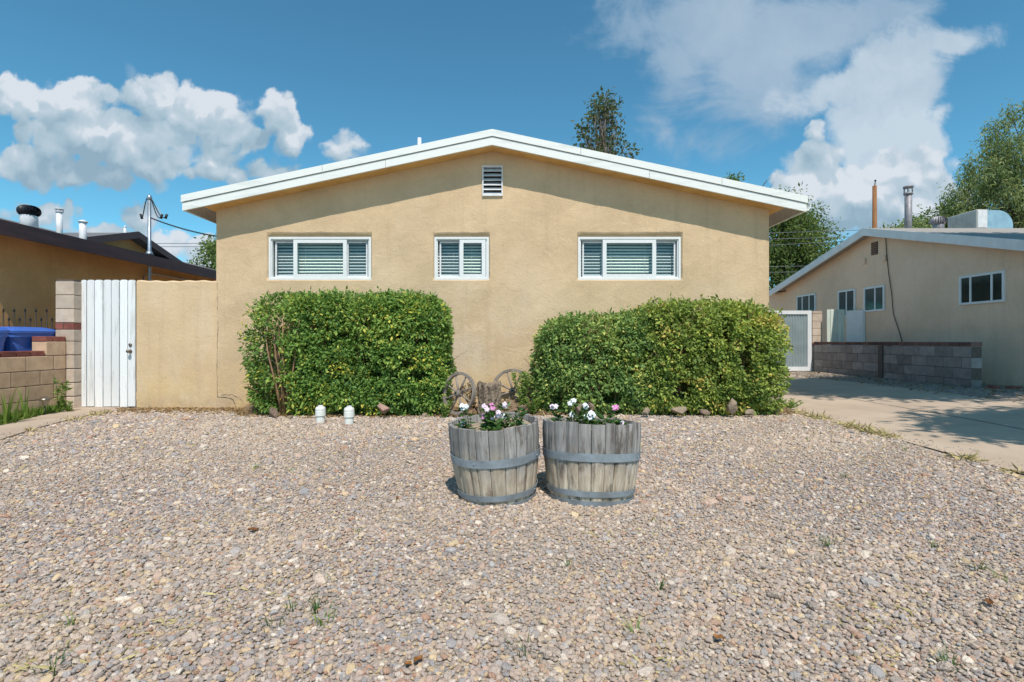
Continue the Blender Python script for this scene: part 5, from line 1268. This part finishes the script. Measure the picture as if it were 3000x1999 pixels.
p = gp(22, 1248); blades('iris_plant', (p.x, p.y, 0), 18, .50, .35, M['leaf_fresh'], 'upright sword-leaved iris clump at the left edge by the path', 'plant', 1, .035, lean=.35)
p = gp(75, 1232); blades('iris_plant', (p.x, p.y, 0), 9, .42, .22, M['leaf_fresh'], 'smaller iris clump just right of the edge clump', 'plant', 2, .03, lean=.4)
def weedy(name, base, h, n, mat, label, cat, seed, size=.045, w=.05, stemn=3):
    rs = random.Random(seed); root = thing(name, base, label, cat); q = MB(); P = []; O = []
    for s_ in range(stemn):
        e = Vector(base)+Vector((rs.uniform(-w, w), rs.uniform(-w, w), h*rs.uniform(.7, 1))); b0 = Vector(base); q.tube([b0, b0.lerp(e, .5)+Vector((rs.uniform(-.02, .02), 0, 0)), e], [.005, .004, .002], 5)
        for j in range(n):
            u = rs.uniform(.05, 1); a = rs.uniform(0, 6.28); P.append(tuple(b0.lerp(e, u))); O.append((math.cos(a), math.sin(a), .5))
    q.build('stems', M['green_stem'], root); leaves('foliage', np.array(P), mat, size, root, .4, np.array(O)/1.118, .8, 0, None, .3); return root
p = gp(172, 1215); weedy('tall_weed', (p.x, p.y, 0), .60, 60, M['leaf_fresh'], 'tall narrow leafy weed against the low block wall', 'plant', 3, .05, .09, 3)
p = gp(205, 1212); weedy('tall_weed', (p.x, p.y, 0), .22, 30, M['leaf_fresh'], 'short leafy weed at the foot of the gate pillar', 'plant', 4, .04, .08, 4)
p = at(1530, 1175, 6.95); weedy('bedding_shrub', (p.x, 6.95, .06), .50, 150, M['leaf_mid'], 'green plant growing through the half hidden wagon wheel', 'plant', 5, .045, .17, 6)
p = at(1302, 1215, 6.5); weedy('bedding_shrub', (p.x, 6.5, .01), .20, 90, M['leaf_mid'], 'small green plant at the left foot of the front wagon wheel', 'plant', 6, .035, .09, 6)
p = at(1385, 1200, 6.9); weedy('bedding_shrub', (p.x, 6.95, .05), .42, 60, M['leaf_dry'], 'dry brown plant behind the front wagon wheel', 'plant', 7, .04, .16, 7)
p = at(1560, 1200, 6.8); weedy('bedding_shrub', (p.x, 6.72, .03), .22, 60, M['leaf_fresh'], 'low yellow-green plant between the mound and the middle shrub', 'plant', 8, .035, .14, 7)
p = gp(2320, 1205); weedy('trailing_plant', (p.x-.05, p.y, .02), .14, 40, M['leaf_mid'], 'trailing plant spilling from the shrub onto the driveway edge', 'plant', 9, .04, .2, 7)

# grass strip between the path and the low wall
n = 9000; Y = RNG.uniform(3.6, 7.2, n); Lx = np.interp(Y, [p[1] for p in PL[::-1]], [p[0] for p in PL[::-1]]); X = -6.28+RNG.random(n)*(Lx+6.28-.0)
Pg = np.column_stack([X, Y, np.array([dip(y) for y in Y])]); O = np.tile(np.array([0, 0, 1.]), (n, 1)); O[:, :2] += RNG.normal(0, .35, (n, 2)); kz = nz3(Pg, 3) > -.5
gr = leaves('grass', Pg[kz], M['leaf_fresh'], .075, None, .12, O[kz], .95, 0, None, .4); tag(gr, 'green grass and low weeds between the path and the low block wall', 'grass', kind='stuff')
# litter on the bed and along the edges
n = 5200; X = RNG.uniform(-3.9, 3.84, n); yb = np.interp(X, [-3.9, -3.6, -2.4, -.9, .2, 1.5, 3.0, 3.6, 3.86], [7.4, 6.72, 6.55, 6.62, 6.75, 6.78, 6.78, 6.85, 6.9]); Y = yb-.10+np.abs(RNG.normal(0, .28, n)); ok = Y < 7.38; X, Y = X[ok], Y[ok]
Z = np.array([bedz(x, y) for x, y in zip(X, Y)])+.012
m2 = 3200; X2 = RNG.uniform(-5.6, -3.3, m2); Y2 = 7.38-np.abs(RNG.normal(0, .22, m2)); Z2 = np.full(m2, .026)
P_ = np.concatenate([np.column_stack([X, Y, Z]), np.column_stack([X2, Y2, Z2])])
li = leaves('leaf_litter', P_, M['leaf_dry'], .035, None, .5, None, 0, 0, None, .5, flat=True); tag(li, 'dry brown leaf litter under the shrubs and along the wall foot', 'leaf litter', kind='stuff')
n = 2600; Y = RNG.uniform(2.6, 7.0, n); X = DX0+RNG.normal(0, .05, n)-.02; kk = nz3(np.column_stack([X*0, Y, Y*0]), 2.3) > -.1; X, Y = X[kk], Y[kk]
Y3 = RNG.uniform(3.2, 7.3, 1800); X3 = np.interp(Y3, [p[1] for p in PR[::-1]], [p[0] for p in PR[::-1]])+RNG.normal(.03, .04, 1800); k3 = nz3(np.column_stack([X3*0, Y3+20, Y3*0]), 2.6) > .1; X = np.concatenate([X, X3[k3]]); Y = np.concatenate([Y, Y3[k3]])
O = RNG.normal(0, 1, (len(X), 3)); O[:, 2] = np.abs(O[:, 2])*.4+.15; O /= np.linalg.norm(O, axis=1)[:, None]
sw = leaves('dry_grass', np.column_stack([X, Y, np.array([dip(y) for y in Y])+.012]), M['straw'], .06, None, .10, O, .9, 0, None, .5); tag(sw, 'straw coloured dry grass along the gravel and driveway edge', 'dry grass', kind='stuff')
n = 9000; Y = 1.3+RNG.random(n)**1.3*5.6; X = RNG.uniform(-1, 1, n)*(Y*1.0+.3); PP = np.column_stack([X, Y, Y*0]); kk = (nz3(PP, 1.3)+.35*nz3(PP, 4) > .52) & (X < DX0-.05) & (X > np.interp(Y, [p[1] for p in PR[::-1]], [p[0] for p in PR[::-1]])+.05) & ((X+.1)**2+(Y-3.43)**2 > .1) & ((X-.52)**2+(Y-3.43)**2 > .12)
X, Y = X[kk], Y[kk]; sf = leaves('straw_flecks', np.column_stack([X, Y, np.array([dip(y) for y in Y])+.016]), M['straw'], .035, None, .14, None, 0, 0, None, .5, flat=True); tag(sf, 'pale straw bits scattered in patches over the gravel', 'straw', kind='stuff')
# debris strip right of the driveway
gs = grid('side_strip', None, 7.25, 9.3, 5.5, 14.1, 24, 50, lambda x, y: gz(x, y)+.006+.02*(sstep(7.25, 7.6, x))*(1+.5*math.sin(x*9+y*4)), M['grit']); tag(gs, kind='structure')
n = 1500; X = RNG.uniform(7.0, 9.25, n); Y = RNG.uniform(7, 14, n); Z = np.array([gz(x, y)+.04 for x, y in zip(X, Y)])
d2 = leaves('leaf_litter', np.column_stack([X, Y, Z]), M['leaf_dry'], .05, None, .5, None, 0, 0, None, .5, flat=True); tag(d2, 'scattered dry leaves on the gritty strip beside the grey block wall', 'leaf litter', kind='stuff')

# weeds in the gravel
WD = [(747, 1377, .07, 'by the middle of the left yard'), (940, 1385, .04, ''), (560, 1263, .03, ''), (850, 1385, .04, ''), (1000, 1345, .03, ''), (930, 1800, .07, ''), (945, 1835, .06, ''), (800, 1850, .06, ''), (855, 1800, .05, ''), (215, 1840, .06, ''), (150, 1975, .07, ''),
      (1540, 1925, .10, ''), (1860, 1865, .07, ''), (2430, 1610, .07, ''), (2475, 1405, .06, ''), (2370, 1295, .05, ''), (2740, 1610, .05, ''), (2860, 1675, .06, ''), (2925, 1700, .06, ''), (1050, 1570, .04, ''), (1930, 1735, .05, ''), (2650, 1320, .05, ''), (2780, 1970, .06, ''), (1665, 1670, .05, '')]
WL = ['green grass tuft in the left part of the gravel, nearest the white drain pipes', 'thin tuft between the big left tuft and the left barrel', 'tiny tuft near the garden wall end of the gravel', 'thin tuft just right of the big left tuft', 'tiny tuft below the right drain pipe',
      'leafy tuft in the lower left gravel, upper of a close pair', 'leafy tuft in the lower left gravel, lower of a close pair', 'dark flat tuft left of the close pair', 'small tuft above the dark flat tuft', 'sparse tuft in the lower left corner area', 'yellowish tuft at the bottom left edge',
      'tall single weed below the barrels near the bottom edge', 'weed right of the tall single weed', 'wide-bladed tuft in the right gravel', 'slim upright tuft below the shrub end of the driveway', 'tuft in the gravel nearest the driveway corner', 'flat tuft right of the wide-bladed tuft', 'left of two small tufts at the right edge',
      'right of two small tufts at the right edge', 'tiny tuft in the gravel left of the left barrel', 'small tuft below the right barrel to its right', 'tuft near the straw at the driveway edge', 'tuft in the bottom right corner', 'tiny tuft straight below the right barrel']
for i, (w_, lab) in enumerate(zip(WD, WL)):
    p = gp(w_[0], w_[1]); blades('weed_tuft', (p.x, p.y, .012+dip(p.y)), 26 if i in (0, 5, 6, 13) else 15, w_[2]*1.05, w_[2]*2.2, M['leaf_vinca' if i % 3 else 'leaf_mid'], lab, 'weed', 50+i, .005, 'weeds in the gravel', 1.1)
# fallen rust leaves
FL = [(742, 1567, .045, 'curled rust-brown leaf on the left gravel'), (1225, 1955, .03, 'amber leaf at the bottom edge, left of centre'), (1196, 1968, .022, 'small brown leaf beside the amber leaf at the bottom'), (2105, 1890, .03, 'orange leaf in the lower right gravel'), (2898, 1785, .04, 'brown leaf at the right edge of the gravel'), (1165, 1470, .025, 'brown leaf left of the left barrel')]
for i, (px, py, s_, lab) in enumerate(FL):
    p = gp(px, py); rs = random.Random(i+90); q = MB(); vs = []
    for j in range(9):
        for k in range(7):
            u, v = j/8-.5, k/6-.5; wv = max(.04, math.cos(u*math.pi)**.7) if abs(u) < .5 else .04
            vs.append((u*s_*1.2, v*s_*wv*.9, .018+s_*.18*(v*v*4)*rs.uniform(.7, 1.2)+s_*.08*math.sin(u*7)))
    q.add(vs, [(j*7+k, j*7+k+1, j*7+k+8, j*7+k+7) for j in range(8) for k in range(6)], rs.random(), True)
    o = q.build('fallen_leaf', M['rust_leaf']); o.location = (p.x, p.y, .006+dip(p.y)); o.rotation_euler = (0, 0, rs.uniform(0, 6)); tag(o, lab, 'leaf', 'fallen leaves on the gravel')
